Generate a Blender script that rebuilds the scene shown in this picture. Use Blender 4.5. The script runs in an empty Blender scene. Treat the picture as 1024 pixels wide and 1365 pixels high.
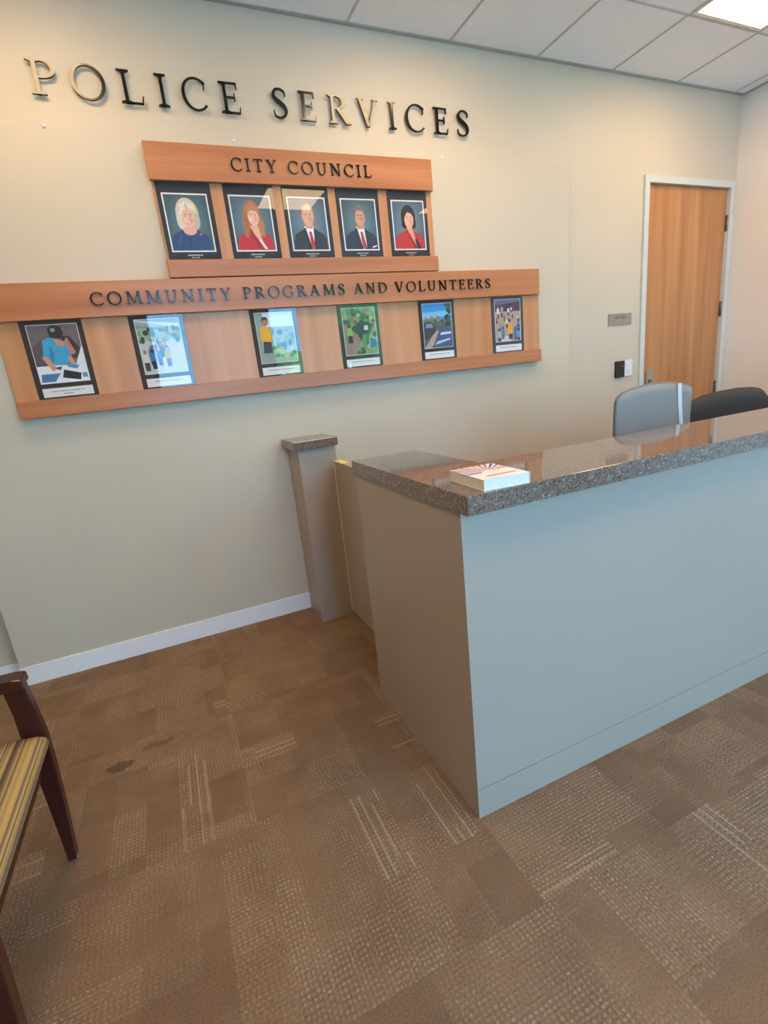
import bpy, bmesh, math, random
from mathutils import Vector, Matrix
random.seed(7)
scene = bpy.context.scene
COL = scene.collection
PI = math.pi

# ------------------------------------------------------------------ camera
cam_d = bpy.data.cameras.new('camera')
cam = bpy.data.objects.new('camera', cam_d); COL.objects.link(cam)
cam_d.sensor_fit = 'HORIZONTAL'; cam_d.sensor_width = 36.0
cam_d.lens = 661.757 / 1024 * 36.0
cam_d.clip_start = 0.02
_r = Vector((0.90827653, -0.40602697, -0.10087538))
_f = Vector((0.3696127, 0.89171486, -0.26121075))
_u = Vector((0.19601069, 0.19996677, 0.95999641))
cam.matrix_world = Matrix(((_r.x, _u.x, -_f.x, 0.0), (_r.y, _u.y, -_f.y, -2.84105),
                           (_r.z, _u.z, -_f.z, 1.30048), (0, 0, 0, 1)))
scene.camera = cam

# ------------------------------------------------------------------ light
SKY_COLOR = (0.25, 0.597, 1.0)
SKY_STRENGTH = 12.4
LAMP_COLOR = (1.0, 0.68, 0.36)
LAMP_STRENGTH = 18.6
SUN_COLOR = (0.35, 0.65, 1.0)
SUN_STRENGTH = 40.0
EXPOSURE = 0.0
world = bpy.data.worlds.new('sky'); scene.world = world
world.use_nodes = True
_bg = world.node_tree.nodes['Background']
_bg.inputs['Color'].default_value = (*SKY_COLOR, 1)
_bg.inputs['Strength'].default_value = SKY_STRENGTH
YF = -5.0                                    # inner face of the window wall behind the camera
WINDOWS = [(0.03, 1.36, 0.12, 2.72), (1.66, 3.62, 0.12, 2.72)]
for (wx0, wx1, wz0, wz1) in WINDOWS:         # sky portals in the window openings
    ld = bpy.data.lights.new('window_portal', 'AREA'); ld.shape = 'RECTANGLE'
    ld.size = wx1 - wx0; ld.size_y = wz1 - wz0
    lo = bpy.data.objects.new('window_portal', ld); COL.objects.link(lo)
    lo.location = ((wx0 + wx1) / 2, YF - 0.2, (wz0 + wz1) / 2)
    lo.rotation_euler = (PI / 2, 0, 0)
    ld.cycles.is_portal = True
sun_d = bpy.data.lights.new('sun', 'SUN'); sun_d.energy = SUN_STRENGTH; sun_d.color = SUN_COLOR; sun_d.angle = 0.01
sun = bpy.data.objects.new('sun', sun_d); COL.objects.link(sun)      # high sun behind the building: lights the street outside only
sun.rotation_euler = (-0.62, 0.15, 0.0); sun.location = (0, 10, 12)
scene.view_settings.view_transform = 'Standard'
scene.view_settings.look = 'None'
scene.view_settings.exposure = EXPOSURE
scene.view_settings.gamma = 1.0
scene.view_settings.use_curve_mapping = False
try:
    scene.cycles.use_denoising = True
    scene.cycles.max_bounces = 8
    scene.cycles.diffuse_bounces = 5
    scene.cycles.transparent_max_bounces = 16
    scene.cycles.sample_clamp_indirect = 6.0
    scene.cycles.caustics_reflective = False
    scene.cycles.caustics_refractive = False
except Exception:
    pass

# ------------------------------------------------------------------ materials
class NT:
    """Small helper to write node trees."""
    def __init__(self, name):
        self.m = bpy.data.materials.new(name); self.m.use_nodes = True
        self.t = self.m.node_tree; self.b = self.t.nodes['Principled BSDF']
        self.out = self.t.nodes['Material Output']
    def n(self, kind, **kw):
        nd = self.t.nodes.new(kind)
        for k, v in kw.items(): setattr(nd, k, v)
        return nd
    def l(self, a, b): self.t.links.new(a, b)
    def put(self, sock, v):
        if hasattr(v, 'default_value') or hasattr(v, 'is_linked'): self.l(v, sock)
        else: sock.default_value = v
    def math(self, op, a, b=None, c=None, clamp=False):
        nd = self.n('ShaderNodeMath', operation=op); nd.use_clamp = clamp
        for i, v in enumerate((a, b, c)):
            if v is not None: self.put(nd.inputs[i], v)
        return nd.outputs[0]
    def vmath(self, op, a, b=None):
        nd = self.n('ShaderNodeVectorMath', operation=op)
        self.put(nd.inputs[0], a)
        if b is not None: self.put(nd.inputs[1], b)
        return nd.outputs[1] if op in ('LENGTH', 'DISTANCE', 'DOT_PRODUCT') else nd.outputs[0]
    def mix(self, fac, a, b, mode='MIX'):
        nd = self.n('ShaderNodeMix', data_type='RGBA', blend_type=mode)
        self.put(nd.inputs[0], fac)
        for s, v in ((nd.inputs[6], a), (nd.inputs[7], b)):
            self.put(s, v if not isinstance(v, tuple) or len(v) == 4 else (*v, 1))
        return nd.outputs[2]
    def ramp(self, fac, stops, interp='LINEAR'):
        nd = self.n('ShaderNodeValToRGB'); cr = nd.color_ramp; cr.interpolation = interp
        while len(cr.elements) < len(stops): cr.elements.new(0.5)
        for e, (p, c) in zip(cr.elements, stops):
            e.position = p; e.color = (*c, 1) if len(c) == 3 else c
        self.put(nd.inputs[0], fac); return nd.outputs[0]
    def noise(self, vec, scale, detail=3.0, rough=0.5):
        nd = self.n('ShaderNodeTexNoise'); nd.inputs['Scale'].default_value = scale
        nd.inputs['Detail'].default_value = detail; nd.inputs['Roughness'].default_value = rough
        if vec is not None: self.l(vec, nd.inputs['Vector'])
        return nd.outputs['Fac']
    def white(self, vec):
        nd = self.n('ShaderNodeTexWhiteNoise', noise_dimensions='3D'); self.l(vec, nd.inputs['Vector'])
        return nd.outputs['Value']
    def coord(self, which='Object'): return self.n('ShaderNodeTexCoord').outputs[which]
    def mapping(self, vec, scale=(1, 1, 1), loc=(0, 0, 0), rot=(0, 0, 0)):
        nd = self.n('ShaderNodeMapping'); self.l(vec, nd.inputs['Vector'])
        nd.inputs['Scale'].default_value = scale; nd.inputs['Location'].default_value = loc
        nd.inputs['Rotation'].default_value = rot
        return nd.outputs[0]
    def bump(self, h, strength=0.2, dist=0.002):
        nd = self.n('ShaderNodeBump'); nd.inputs['Strength'].default_value = strength
        nd.inputs['Distance'].default_value = dist
        self.l(h, nd.inputs['Height']); self.l(nd.outputs[0], self.b.inputs['Normal'])
    def col(self, v): self.put(self.b.inputs['Base Color'], v if not isinstance(v, tuple) else (*v[:3], 1))
    def rough(self, v): self.put(self.b.inputs['Roughness'], v)

MATS = {}
def plain(name, color, rough=0.5, metal=0.0, spec=0.5, wear=0.06, scale=18.0):
    if name in MATS: return MATS[name]
    t = NT(name); v = t.noise(t.coord(), scale)
    a = tuple(max(0, c * (1 - wear)) for c in color); b = tuple(min(1, c * (1 + wear)) for c in color)
    t.col(t.ramp(v, [(0.3, a), (0.7, b)]))
    t.rough(rough); t.b.inputs['Metallic'].default_value = metal
    t.b.inputs['Specular IOR Level'].default_value = spec
    MATS[name] = t.m; return t.m

def paint(name, color, rough=0.42, spec=0.5):
    t = NT(name); pos = t.n('ShaderNodeNewGeometry').outputs['Position']
    big = t.noise(pos, 1.3, 2.0)
    a = tuple(c * 0.97 for c in color); b = tuple(c * 1.03 for c in color)
    t.col(t.ramp(big, [(0.3, a), (0.7, b)])); t.rough(rough)
    t.b.inputs['Specular IOR Level'].default_value = spec
    t.bump(t.noise(pos, 260.0, 2.0), 0.10, 0.0015)
    MATS[name] = t.m; return t.m

def wood(name, dark, mid, light, axis=0, rough=0.33, ring=9.0, fine=0.16):
    """axis: grain direction in object space."""
    t = NT(name); oc = t.coord()
    rnd = t.n('ShaderNodeObjectInfo').outputs['Random']
    off = t.n('ShaderNodeCombineXYZ'); 
    for i in range(3): t.l(t.math('MULTIPLY', rnd, 7.3 + 3.1 * i), off.inputs[i])
    v = t.vmath('ADD', oc, off.outputs[0])
    sc = [ring, ring, ring]; sc[axis] = ring * 0.05
    g1 = t.noise(t.mapping(v, scale=tuple(sc)), 1.6, 4.0, 0.55)
    sc2 = [130.0, 130.0, 130.0]; sc2[axis] = 3.0
    g2 = t.noise(t.mapping(v, scale=tuple(sc2)), 1.0, 3.0, 0.6)
    c = t.ramp(g1, [(0.28, dark), (0.5, mid), (0.74, light)])
    c = t.mix(t.math('MULTIPLY', t.ramp(g2, [(0.42, (0, 0, 0)), (0.62, (1, 1, 1))]), fine), c, tuple(x * 0.62 for x in mid))
    t.col(c); t.rough(rough); t.bump(g2, 0.05, 0.001)
    MATS[name] = t.m; return t.m

M_WALL = paint('cream_wall_paint', (0.62, 0.545, 0.435), 0.45, 0.3)
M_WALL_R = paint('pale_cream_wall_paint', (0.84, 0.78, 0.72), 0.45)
M_BASE = plain('white_baseboard_paint', (0.88, 0.86, 0.89), 0.4, wear=0.015)
M_COUNTER = paint('greige_counter_paint', (0.41, 0.335, 0.275), 0.38)
M_CEIL = plain('white_ceiling_tile', (0.88, 0.93, 0.97), 0.9, wear=0.03, scale=90)
M_GRID = plain('white_ceiling_grid', (0.56, 0.55, 0.52), 0.5)
M_FIR = wood('orange_fir_board', (0.40, 0.140, 0.055), (0.50, 0.190, 0.080), (0.57, 0.245, 0.115), 0, fine=0.10)
M_FIRV = wood('light_fir_panel', (0.50, 0.215, 0.09), (0.57, 0.265, 0.12), (0.64, 0.325, 0.16), 2, ring=9.0, fine=0.06)
M_DOOR = wood('orange_door_veneer', (0.40, 0.16, 0.058), (0.50, 0.22, 0.085), (0.60, 0.29, 0.12), 2, 0.4, ring=10.0, fine=0.06)
M_CHERRY = wood('dark_cherry_wood', (0.035, 0.006, 0.005), (0.058, 0.011, 0.008), (0.09, 0.018, 0.012), 2, 0.25)
M_FRAME = plain('pale_grey_door_frame', (0.62, 0.64, 0.62), 0.35, wear=0.012)
M_STEEL = plain('brushed_steel', (0.55, 0.55, 0.55), 0.32, 1.0)
M_DKSTEEL = plain('dark_hinge_steel', (0.22, 0.21, 0.20), 0.35, 1.0)
M_BRONZE = plain('dark_bronze_letter', (0.050, 0.050, 0.052), 0.16, 1.0, wear=0.15)
M_BLACK = plain('black_plastic', (0.012, 0.012, 0.013), 0.35)
M_WHITE = plain('white_plastic', (0.80, 0.80, 0.80), 0.4)
M_MAT = plain('charcoal_mat_board', (0.026, 0.028, 0.034), 0.75)
M_MAT2 = plain('dark_brown_mat_board', (0.030, 0.024, 0.026), 0.75)
M_PAPER = plain('white_card', (0.84, 0.84, 0.86), 0.7, wear=0.02)
M_TAUPE = plain('taupe_sign_plate', (0.34, 0.30, 0.25), 0.4, 0.3)
M_RUBBER = plain('dark_rubber', (0.03, 0.03, 0.03), 0.8)
M_MESHGREY = plain('pale_grey_mesh_fabric', (0.29, 0.275, 0.265), 0.6, scale=150)
M_MESHRIM = plain('grey_chair_frame', (0.16, 0.165, 0.18), 0.5)
M_DKFABRIC = plain('dark_brown_fabric', (0.045, 0.036, 0.032), 0.85, scale=220, wear=0.2)
M_YELLOW = plain('yellow_tape', (0.85, 0.72, 0.16), 0.5)
M_PAGES = plain('book_page_edges', (0.80, 0.77, 0.70), 0.8, scale=120)
M_COVER = plain('white_book_cover', (0.85, 0.85, 0.88), 0.35)

def make_clear(name, tint=(1, 1, 1), ior=1.5):
    t = NT(name); t.t.nodes.remove(t.b)
    tr = t.n('ShaderNodeBsdfTransparent'); tr.inputs[0].default_value = (*tint, 1)
    gl = t.n('ShaderNodeBsdfGlossy'); gl.inputs['Roughness'].default_value = 0.0
    lw = t.n('ShaderNodeLayerWeight'); lw.inputs['Blend'].default_value = 0.5      # Schlick reflectance, same from both sides
    f0 = ((ior - 1) / (ior + 1)) ** 2
    fac = t.math('MULTIPLY_ADD', t.math('POWER', lw.outputs['Facing'], 5.0), 1 - f0, f0)
    mx = t.n('ShaderNodeMixShader'); t.l(fac, mx.inputs[0])
    t.l(tr.outputs[0], mx.inputs[1]); t.l(gl.outputs[0], mx.inputs[2]); t.l(mx.outputs[0], t.out.inputs[0])
    MATS[name] = t.m; return t.m
M_GLASS = make_clear('clear_glass', ior=1.45)
M_ACRYLIC = make_clear('low_glare_acrylic', ior=1.30)

def make_lamp():
    t = NT('lit_diffuser'); t.col((0.9, 0.9, 0.9))
    v = t.noise(t.coord(), 30.0)
    t.l(t.ramp(v, [(0.0, tuple(c * 0.97 for c in LAMP_COLOR)), (1.0, LAMP_COLOR)]), t.b.inputs['Emission Color'])
    t.b.inputs['Emission Strength'].default_value = LAMP_STRENGTH
    return t.m
M_LAMP = make_lamp()

def make_granite():
    t = NT('speckled_granite'); oc = t.n('ShaderNodeNewGeometry').outputs['Position']
    vo = t.n('ShaderNodeTexVoronoi'); vo.inputs['Scale'].default_value = 260.0; t.l(oc, vo.inputs['Vector'])
    vo2 = t.n('ShaderNodeTexVoronoi'); vo2.inputs['Scale'].default_value = 330.0; t.l(oc, vo2.inputs['Vector'])
    s1 = t.n('ShaderNodeSeparateColor'); t.l(vo.outputs['Color'], s1.inputs[0])
    s2 = t.n('ShaderNodeSeparateColor'); t.l(vo2.outputs['Color'], s2.inputs[0])
    base = t.ramp(t.noise(oc, 120.0, 4.0, 0.7), [(0.3, (0.125, 0.088, 0.068)), (0.7, (0.240, 0.178, 0.142))])
    d1 = vo.outputs['Distance']; d2 = vo2.outputs['Distance']
    w = t.math('MULTIPLY', t.math('GREATER_THAN', s1.outputs[0], 0.86), t.math('LESS_THAN', d1, 0.34))
    w2 = t.math('MULTIPLY', t.math('GREATER_THAN', s2.outputs[1], 0.86), t.math('LESS_THAN', d2, 0.36))
    k = t.math('MULTIPLY', t.math('GREATER_THAN', s1.outputs[1], 0.82), t.math('LESS_THAN', d1, 0.45))
    c = t.mix(k, base, (0.025, 0.022, 0.022))
    c = t.mix(t.math('MULTIPLY', w2, 0.6), c, (0.42, 0.38, 0.34))
    c = t.mix(w, c, (0.70, 0.68, 0.64))
    t.col(c); t.rough(0.06); t.b.inputs['IOR'].default_value = 1.62
    return t.m
M_GRANITE = make_granite()

def make_carpet():
    t = NT('patterned_brown_carpet'); oc = t.coord()
    geo = t.n('ShaderNodeNewGeometry').outputs['Position']
    rnd = t.n('ShaderNodeObjectInfo').outputs['Random']
    offv = t.n('ShaderNodeCombineXYZ')
    t.l(t.math('MULTIPLY', rnd, 13.7), offv.inputs[0]); t.l(t.math('MULTIPLY', rnd, 29.1), offv.inputs[1])
    wob = t.math('MULTIPLY', t.math('SUBTRACT', t.noise(oc, 45.0, 2.0), 0.5), 0.0065)
    wv = t.n('ShaderNodeCombineXYZ'); t.l(wob, wv.inputs[0]); t.l(wob, wv.inputs[1])
    v = t.vmath('ADD', t.vmath('ADD', oc, offv.outputs[0]), wv.outputs[0])
    def flo(scale, salt):
        m = t.vmath('MULTIPLY', v, scale)
        f = t.vmath('FLOOR', t.vmath('ADD', m, (salt, salt * 1.7, 0)))
        s = t.n('ShaderNodeSeparateXYZ'); t.l(f, s.inputs[0])
        cmb = t.n('ShaderNodeCombineXYZ'); t.l(s.outputs[0], cmb.inputs[0]); t.l(s.outputs[1], cmb.inputs[1])
        cmb.inputs[2].default_value = salt
        return cmb.outputs[0], m
    s0 = t.n('ShaderNodeSeparateXYZ'); t.l(v, s0.inputs[0]); U, V = s0.outputs[0], s0.outputs[1]
    def tri(x, pitch, duty, soft, phase=0.0):
        """soft periodic bar of width duty*pitch"""
        f = t.math('FRACT', t.math('ADD', t.math('MULTIPLY', x, 1 / pitch), phase))
        d = t.math('ABSOLUTE', t.math('SUBTRACT', f, 0.5))
        mr = t.n('ShaderNodeMapRange', interpolation_type='SMOOTHSTEP'); t.l(d, mr.inputs[0])
        mr.inputs[1].default_value = duty / 2 + soft; mr.inputs[2].default_value = max(0.0, duty / 2 - soft)
        return mr.outputs[0]
    colcell, _ = flo((1 / 0.0112, 0, 0), 3.0)
    colr = t.white(colcell)
    dcell, _ = flo((1 / 0.0112, 1 / 0.0135, 0), 5.0)
    dr = t.white(dcell)
    cols = tri(U, 0.0112, 0.50, 0.20)
    dashes = tri(V, 0.0135, 0.62, 0.22, t.math('MULTIPLY', t.math('GREATER_THAN', colr, 0.6), 0.5))
    rows = tri(V, 0.0135, 0.45, 0.25, 0.1)
    ribs = tri(U, 0.0045, 0.5, 0.3)
    pcell, _ = flo((1 / 0.2032, 1 / 0.2032, 0), 11.0)
    patch = t.white(pcell)
    pcell2, _ = flo((1 / 0.1016, 1 / 0.3048, 0), 17.0)
    patch2 = t.white(pcell2)
    lcell, _ = flo((1 / 0.027, 1 / 0.2032, 0), 23.0)
    line = t.white(lcell)
    wear = t.noise(t.vmath('ADD', oc, offv.outputs[0]), 9.0, 3.0, 0.6)
    def smooth(x, lo, hi):
        mr = t.n('ShaderNodeMapRange', interpolation_type='SMOOTHSTEP'); t.l(x, mr.inputs[0])
        mr.inputs[1].default_value = lo; mr.inputs[2].default_value = hi; return mr.outputs[0]
    pm = smooth(t.math('ADD', t.math('MULTIPLY', t.math('ADD', patch, patch2), 0.5), t.math('MULTIPLY', wear, 0.75)), 0.50, 1.20)
    weave = t.math('ADD', t.math('MULTIPLY', t.math('MULTIPLY', cols, dashes), t.math('MULTIPLY_ADD', dr, 0.8, 0.45)), t.math('MULTIPLY', rows, 0.22))
    mask = t.math('MULTIPLY', weave, pm)
    lmask = t.math('MULTIPLY', t.math('MULTIPLY', t.math('GREATER_THAN', line, 0.45), tri(U, 0.027, 0.22, 0.10)), smooth(patch2, 0.84, 0.90))
    low = t.noise(t.vmath('ADD', oc, offv.outputs[0]), 5.0, 3.0)
    fine = t.noise(oc, 210.0, 4.0, 0.8)
    base = t.ramp(low, [(0.3, (0.205, 0.114, 0.062)), (0.7, (0.285, 0.168, 0.095))])
    base = t.mix(t.math('MULTIPLY', smooth(patch, 0.34, 0.10), 0.22), base, (0.150, 0.088, 0.052))
    base = t.mix(t.math('MULTIPLY', ribs, 0.30), base, (0.150, 0.090, 0.055))
    base = t.mix(t.math('MULTIPLY', rnd, 0.16), base, (0.16, 0.115, 0.085))
    fib = t.math('MULTIPLY_ADD', fine, 2.3, -0.12)
    fv = t.n('ShaderNodeCombineColor')
    for i in range(3): t.l(fib, fv.inputs[i])
    base = t.mix(0.85, base, fv.outputs[0], 'MULTIPLY')
    speck = t.math('MULTIPLY', mask, smooth(t.noise(oc, 95.0, 3.0, 0.75), 0.36, 0.66))
    c = t.mix(t.math('MULTIPLY', t.math('ADD', t.math('MULTIPLY', mask, 0.17), t.math('MULTIPLY', speck, 0.42)), 1.0, clamp=True), base, (0.55, 0.41, 0.28))
    c = t.mix(t.math('MULTIPLY', t.math('MULTIPLY', lmask, fib), 0.50), c, (0.50, 0.39, 0.25))
    # worn-in coffee stain near the left chair
    st = t.mapping(geo, scale=(13.0, 24.0, 1.0), loc=(0.40 * 13.0, 0.975 * 24.0, 0.0))
    d = t.vmath('LENGTH', st)
    st2 = t.mapping(geo, scale=(9.0, 26.0, 1.0), loc=(0.27 * 9.0, 0.915 * 26.0, 0.0))
    d2 = t.vmath('LENGTH', st2)
    nz = t.math('MULTIPLY', t.noise(geo, 45.0, 2.0), 1.1)
    s1 = t.math('LESS_THAN', t.math('ADD', d, nz), 1.15)
    s2 = t.math('MULTIPLY', t.math('LESS_THAN', t.math('ADD', d2, nz), 1.05), 0.6)
    c = t.mix(t.math('MULTIPLY', t.math('MAXIMUM', s1, s2), 0.6), c, (0.055, 0.036, 0.026))
    t.col(c); t.rough(0.95); t.b.inputs['Specular IOR Level'].default_value = 0.15
    hgt = t.math('ADD', t.math('MULTIPLY', mask, 0.8), fine)
    t.bump(hgt, 0.55, 0.004)
    return t.m
M_CARPET = make_carpet()

def make_stripe():
    t = NT('striped_seat_fabric'); oc = t.coord()
    s = t.n('ShaderNodeSeparateXYZ'); t.l(oc, s.inputs[0])
    u = t.math('SUBTRACT', s.outputs[0], t.math('MULTIPLY', s.outputs[2], 0.8))
    u = t.math('ADD', u, t.math('MULTIPLY', t.noise(oc, 9.0), 0.004))
    f = t.n('ShaderNodeCombineXYZ'); t.l(t.math('FLOOR', t.math('MULTIPLY', u, 1 / 0.0043)), f.inputs[0])
    r = t.white(f.outputs[0])
    c = t.ramp(r, [(0.0, (0.40, 0.245, 0.075)), (0.22, (0.16, 0.10, 0.045)), (0.40, (0.52, 0.36, 0.13)),
                   (0.58, (0.26, 0.20, 0.13)), (0.74, (0.46, 0.29, 0.09)), (0.90, (0.09, 0.055, 0.035))], 'CONSTANT')
    fine = t.noise(oc, 500.0, 2.0)
    t.col(t.mix(t.math('MULTIPLY', fine, 0.35), c, (0.12, 0.08, 0.04))); t.rough(0.85)
    t.bump(fine, 0.3, 0.001)
    return t.m
M_STRIPE = make_stripe()
M_ASPHALT = plain('pale_pavement', (0.46, 0.45, 0.43), 0.9, scale=6)
M_BARK = plain('brown_bark', (0.10, 0.07, 0.05), 0.9)
M_LEAF = plain('green_foliage', (0.10, 0.22, 0.06), 0.8, wear=0.7, scale=7)
M_LEAF2 = plain('yellow_green_foliage', (0.24, 0.36, 0.10), 0.8, wear=0.6, scale=7)

# ------------------------------------------------------------------ mesh helpers
def link(name, me, mats=(), parent=None, loc=None):
    o = bpy.data.objects.new(name, me); COL.objects.link(o)
    for m in (mats if isinstance(mats, (list, tuple)) else (mats,)):
        me.materials.append(m)
    if parent is not None: o.parent = parent
    if loc is not None: o.location = loc
    return o
def finish(name, bm, mats, parent=None, loc=None, smooth=False):
    me = bpy.data.meshes.new(name); bm.normal_update(); bm.to_mesh(me); bm.free()
    if smooth:
        for p in me.polygons: p.use_smooth = True
    return link(name, me, mats, parent, loc)
def bx(bm, x0, x1, y0, y1, z0, z1, mi=0, bevel=0.0):
    vs = [bm.verts.new((x, y, z)) for x in (x0, x1) for y in (y0, y1) for z in (z0, z1)]
    fs = [bm.faces.new([vs[i] for i in q]) for q in ((0, 1, 3, 2), (4, 6, 7, 5), (0, 4, 5, 1), (2, 3, 7, 6), (0, 2, 6, 4), (1, 5, 7, 3))]
    for f in fs: f.material_index = mi
    if bevel > 0:
        es = {e for f in fs for e in f.edges}
        bmesh.ops.bevel(bm, geom=list(es), offset=bevel, segments=2, affect='EDGES', profile=0.5)
def box(name, x0, x1, y0, y1, z0, z1, mat, parent=None, bevel=0.0, loc=None):
    bm = bmesh.new(); bx(bm, x0, x1, y0, y1, z0, z1, 0, bevel)
    return finish(name, bm, mat, parent, loc)
def prism_xy(bm, pts, z0, z1, mi=0, bevel=0.0):
    b = [bm.verts.new((x, y, z0)) for x, y in pts]; t = [bm.verts.new((x, y, z1)) for x, y in pts]
    n = len(pts); fs = [bm.faces.new(list(reversed(b))), bm.faces.new(t)]
    for i in range(n): fs.append(bm.faces.new((b[i], b[(i + 1) % n], t[(i + 1) % n], t[i])))
    for f in fs: f.material_index = mi
    if bevel > 0: bmesh.ops.bevel(bm, geom=list({e for f in fs for e in f.edges}), offset=bevel, segments=2, affect='EDGES', profile=0.5)
def prism_xz(bm, pts, y0, y1, mi=0, bevel=0.0):
    a = [bm.verts.new((x, y0, z)) for x, z in pts]; b = [bm.verts.new((x, y1, z)) for x, z in pts]
    n = len(pts); fs = [bm.faces.new(a), bm.faces.new(list(reversed(b)))]
    for i in range(n): fs.append(bm.faces.new((a[(i + 1) % n], a[i], b[i], b[(i + 1) % n])))
    for f in fs: f.material_index = mi
    bmesh.ops.recalc_face_normals(bm, faces=fs)
    if bevel > 0: bmesh.ops.bevel(bm, geom=list({e for f in fs for e in f.edges}), offset=bevel, segments=2, affect='EDGES', profile=0.5)
def cyl(bm, cx, cy, z0, z1, r0, r1=None, seg=20, mi=0):
    r1 = r0 if r1 is None else r1
    b = [bm.verts.new((cx + r0 * math.cos(2 * PI * i / seg), cy + r0 * math.sin(2 * PI * i / seg), z0)) for i in range(seg)]
    t = [bm.verts.new((cx + r1 * math.cos(2 * PI * i / seg), cy + r1 * math.sin(2 * PI * i / seg), z1)) for i in range(seg)]
    bm.faces.new(list(reversed(b))).material_index = mi; bm.faces.new(t).material_index = mi
    for i in range(seg):
        f = bm.faces.new((b[i], b[(i + 1) % seg], t[(i + 1) % seg], t[i])); f.material_index = mi; f.smooth = True
def tube(bm, pts, radii, seg=10, mi=0):
    pts = [Vector(p) for p in pts]; rings = []
    for i, p in enumerate(pts):
        d = (pts[min(i + 1, len(pts) - 1)] - pts[max(i - 1, 0)]).normalized()
        a = d.orthogonal().normalized() if abs(d.z) > 0.95 else d.cross(Vector((0, 0, 1))).normalized()
        b = d.cross(a).normalized(); r = radii[i] if isinstance(radii, (list, tuple)) else radii
        rings.append([bm.verts.new(p + r * (math.cos(2 * PI * k / seg) * a + math.sin(2 * PI * k / seg) * b)) for k in range(seg)])
    for i in range(len(rings) - 1):
        for k in range(seg):
            f = bm.faces.new((rings[i][k], rings[i][(k + 1) % seg], rings[i + 1][(k + 1) % seg], rings[i + 1][k])); f.smooth = True; f.material_index = mi
    bm.faces.new(list(reversed(rings[0]))).material_index = mi; bm.faces.new(rings[-1]).material_index = mi
def empty(name, loc=(0, 0, 0), rot=(0, 0, 0)):
    o = bpy.data.objects.new(name, None); COL.objects.link(o); o.location = loc; o.rotation_euler = rot
    o.empty_display_size = 0.1; return o
def tag(o, label, cat, group=None):
    o['label'] = label; o['category'] = cat
    if group: o['group'] = group
    return o
def thing(name, label, cat, loc=(0, 0, 0), rot=(0, 0, 0), group=None):
    return tag(empty(name, loc, rot), label, cat, group)
def struct(o): o['kind'] = 'structure'; return o

# ------------------------------------------------------------------ room shell
XL, XR, ZC = -2.40, 4.4144, 3.047
T = 0.6096
GX0, GY0 = 0.6389, -0.5326
DX0, DX1, DZ = 3.409, 4.383, 2.476          # outer size of the door frame

# floor with its carpet tiles
floor = struct(box('floor', XL - 0.1, XR + 0.1, YF - 0.1, 0.1, -0.12, -0.008, plain('concrete_slab', (0.3, 0.29, 0.28), 0.9)))
bm = bmesh.new(); bx(bm, -T / 2 + 0.0002, T / 2 - 0.0002, -T / 2 + 0.0002, T / 2 - 0.0002, -0.008, 0.0, 0)
tile_me = bpy.data.meshes.new('carpet_tile'); bm.to_mesh(tile_me); bm.free(); tile_me.materials.append(M_CARPET)
for i in range(-5, 8):
    for j in range(-1, 9):
        cx = 0.023 + (i + 0.5) * T; cy = -0.875 + (0.5 - j + 1) * T - T
        x0, x1 = max(cx - T / 2, XL), min(cx + T / 2, XR); y0, y1 = max(cy - T / 2, YF), min(cy + T / 2, 0.0)
        if x1 - x0 < 0.02 or y1 - y0 < 0.02: continue
        full = (x1 - x0 > T - 0.002) and (y1 - y0 > T - 0.002)
        rot = (i + j) % 2
        if full: me = tile_me
        else:                                   # cut tile along a wall
            bm = bmesh.new()
            a = (x0 - cx + 0.0006, x1 - cx - 0.0006, y0 - cy + 0.0006, y1 - cy - 0.0006)
            if rot: a = (a[2], a[3], -a[1], -a[0])
            bx(bm, a[0], a[1], a[2], a[3], -0.008, 0.0)
            me = bpy.data.meshes.new('carpet_tile'); bm.to_mesh(me); bm.free(); me.materials.append(M_CARPET)
        o = bpy.data.objects.new('carpet_tile', me); COL.objects.link(o); o.parent = floor
        o.location = (cx, cy, random.uniform(-0.0003, 0.0002)); o.rotation_euler = (0, 0, PI / 2 if rot else 0)

# back wall (with the door opening), raised wall panel, right, left and window walls
bm = bmesh.new()
bx(bm, XL - 0.1, DX0 + 0.012, 0.0, 0.12, 0, 3.2); bx(bm, DX0 + 0.012, DX1 - 0.012, 0.0, 0.12, DZ - 0.012, 3.2); bx(bm, DX1 - 0.012, XR + 0.1, 0.0, 0.12, 0, 3.2)
wall_back = struct(finish('wall_back', bm, M_WALL))
PXL, PXR, PZT, PY = -0.8802, 2.6556, 2.4626, -0.0804
wall_panel = struct(box('wall_back_raised', PXL, PXR, PY, 0.0, 0, PZT, M_WALL, bevel=0.003))
struct(box('wall_right', XR, XR + 0.1, YF, 0.0, 0, 3.2, M_WALL_R))
struct(box('wall_left', XL - 0.1, XL, YF, 0.0, 0, 3.2, M_WALL))
bm = bmesh.new()
xs = [XL] + [v for w in WINDOWS for v in w[:2]] + [XR]
for k in range(0, len(xs), 2): bx(bm, xs[k], xs[k + 1], YF - 0.2, YF, 0, 3.2)
for w in WINDOWS:
    bx(bm, w[0], w[1], YF - 0.2, YF, 0, w[2]); bx(bm, w[0], w[1], YF - 0.2, YF, w[3], 3.2)
struct(finish('wall_front', bm, M_WALL))
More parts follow.
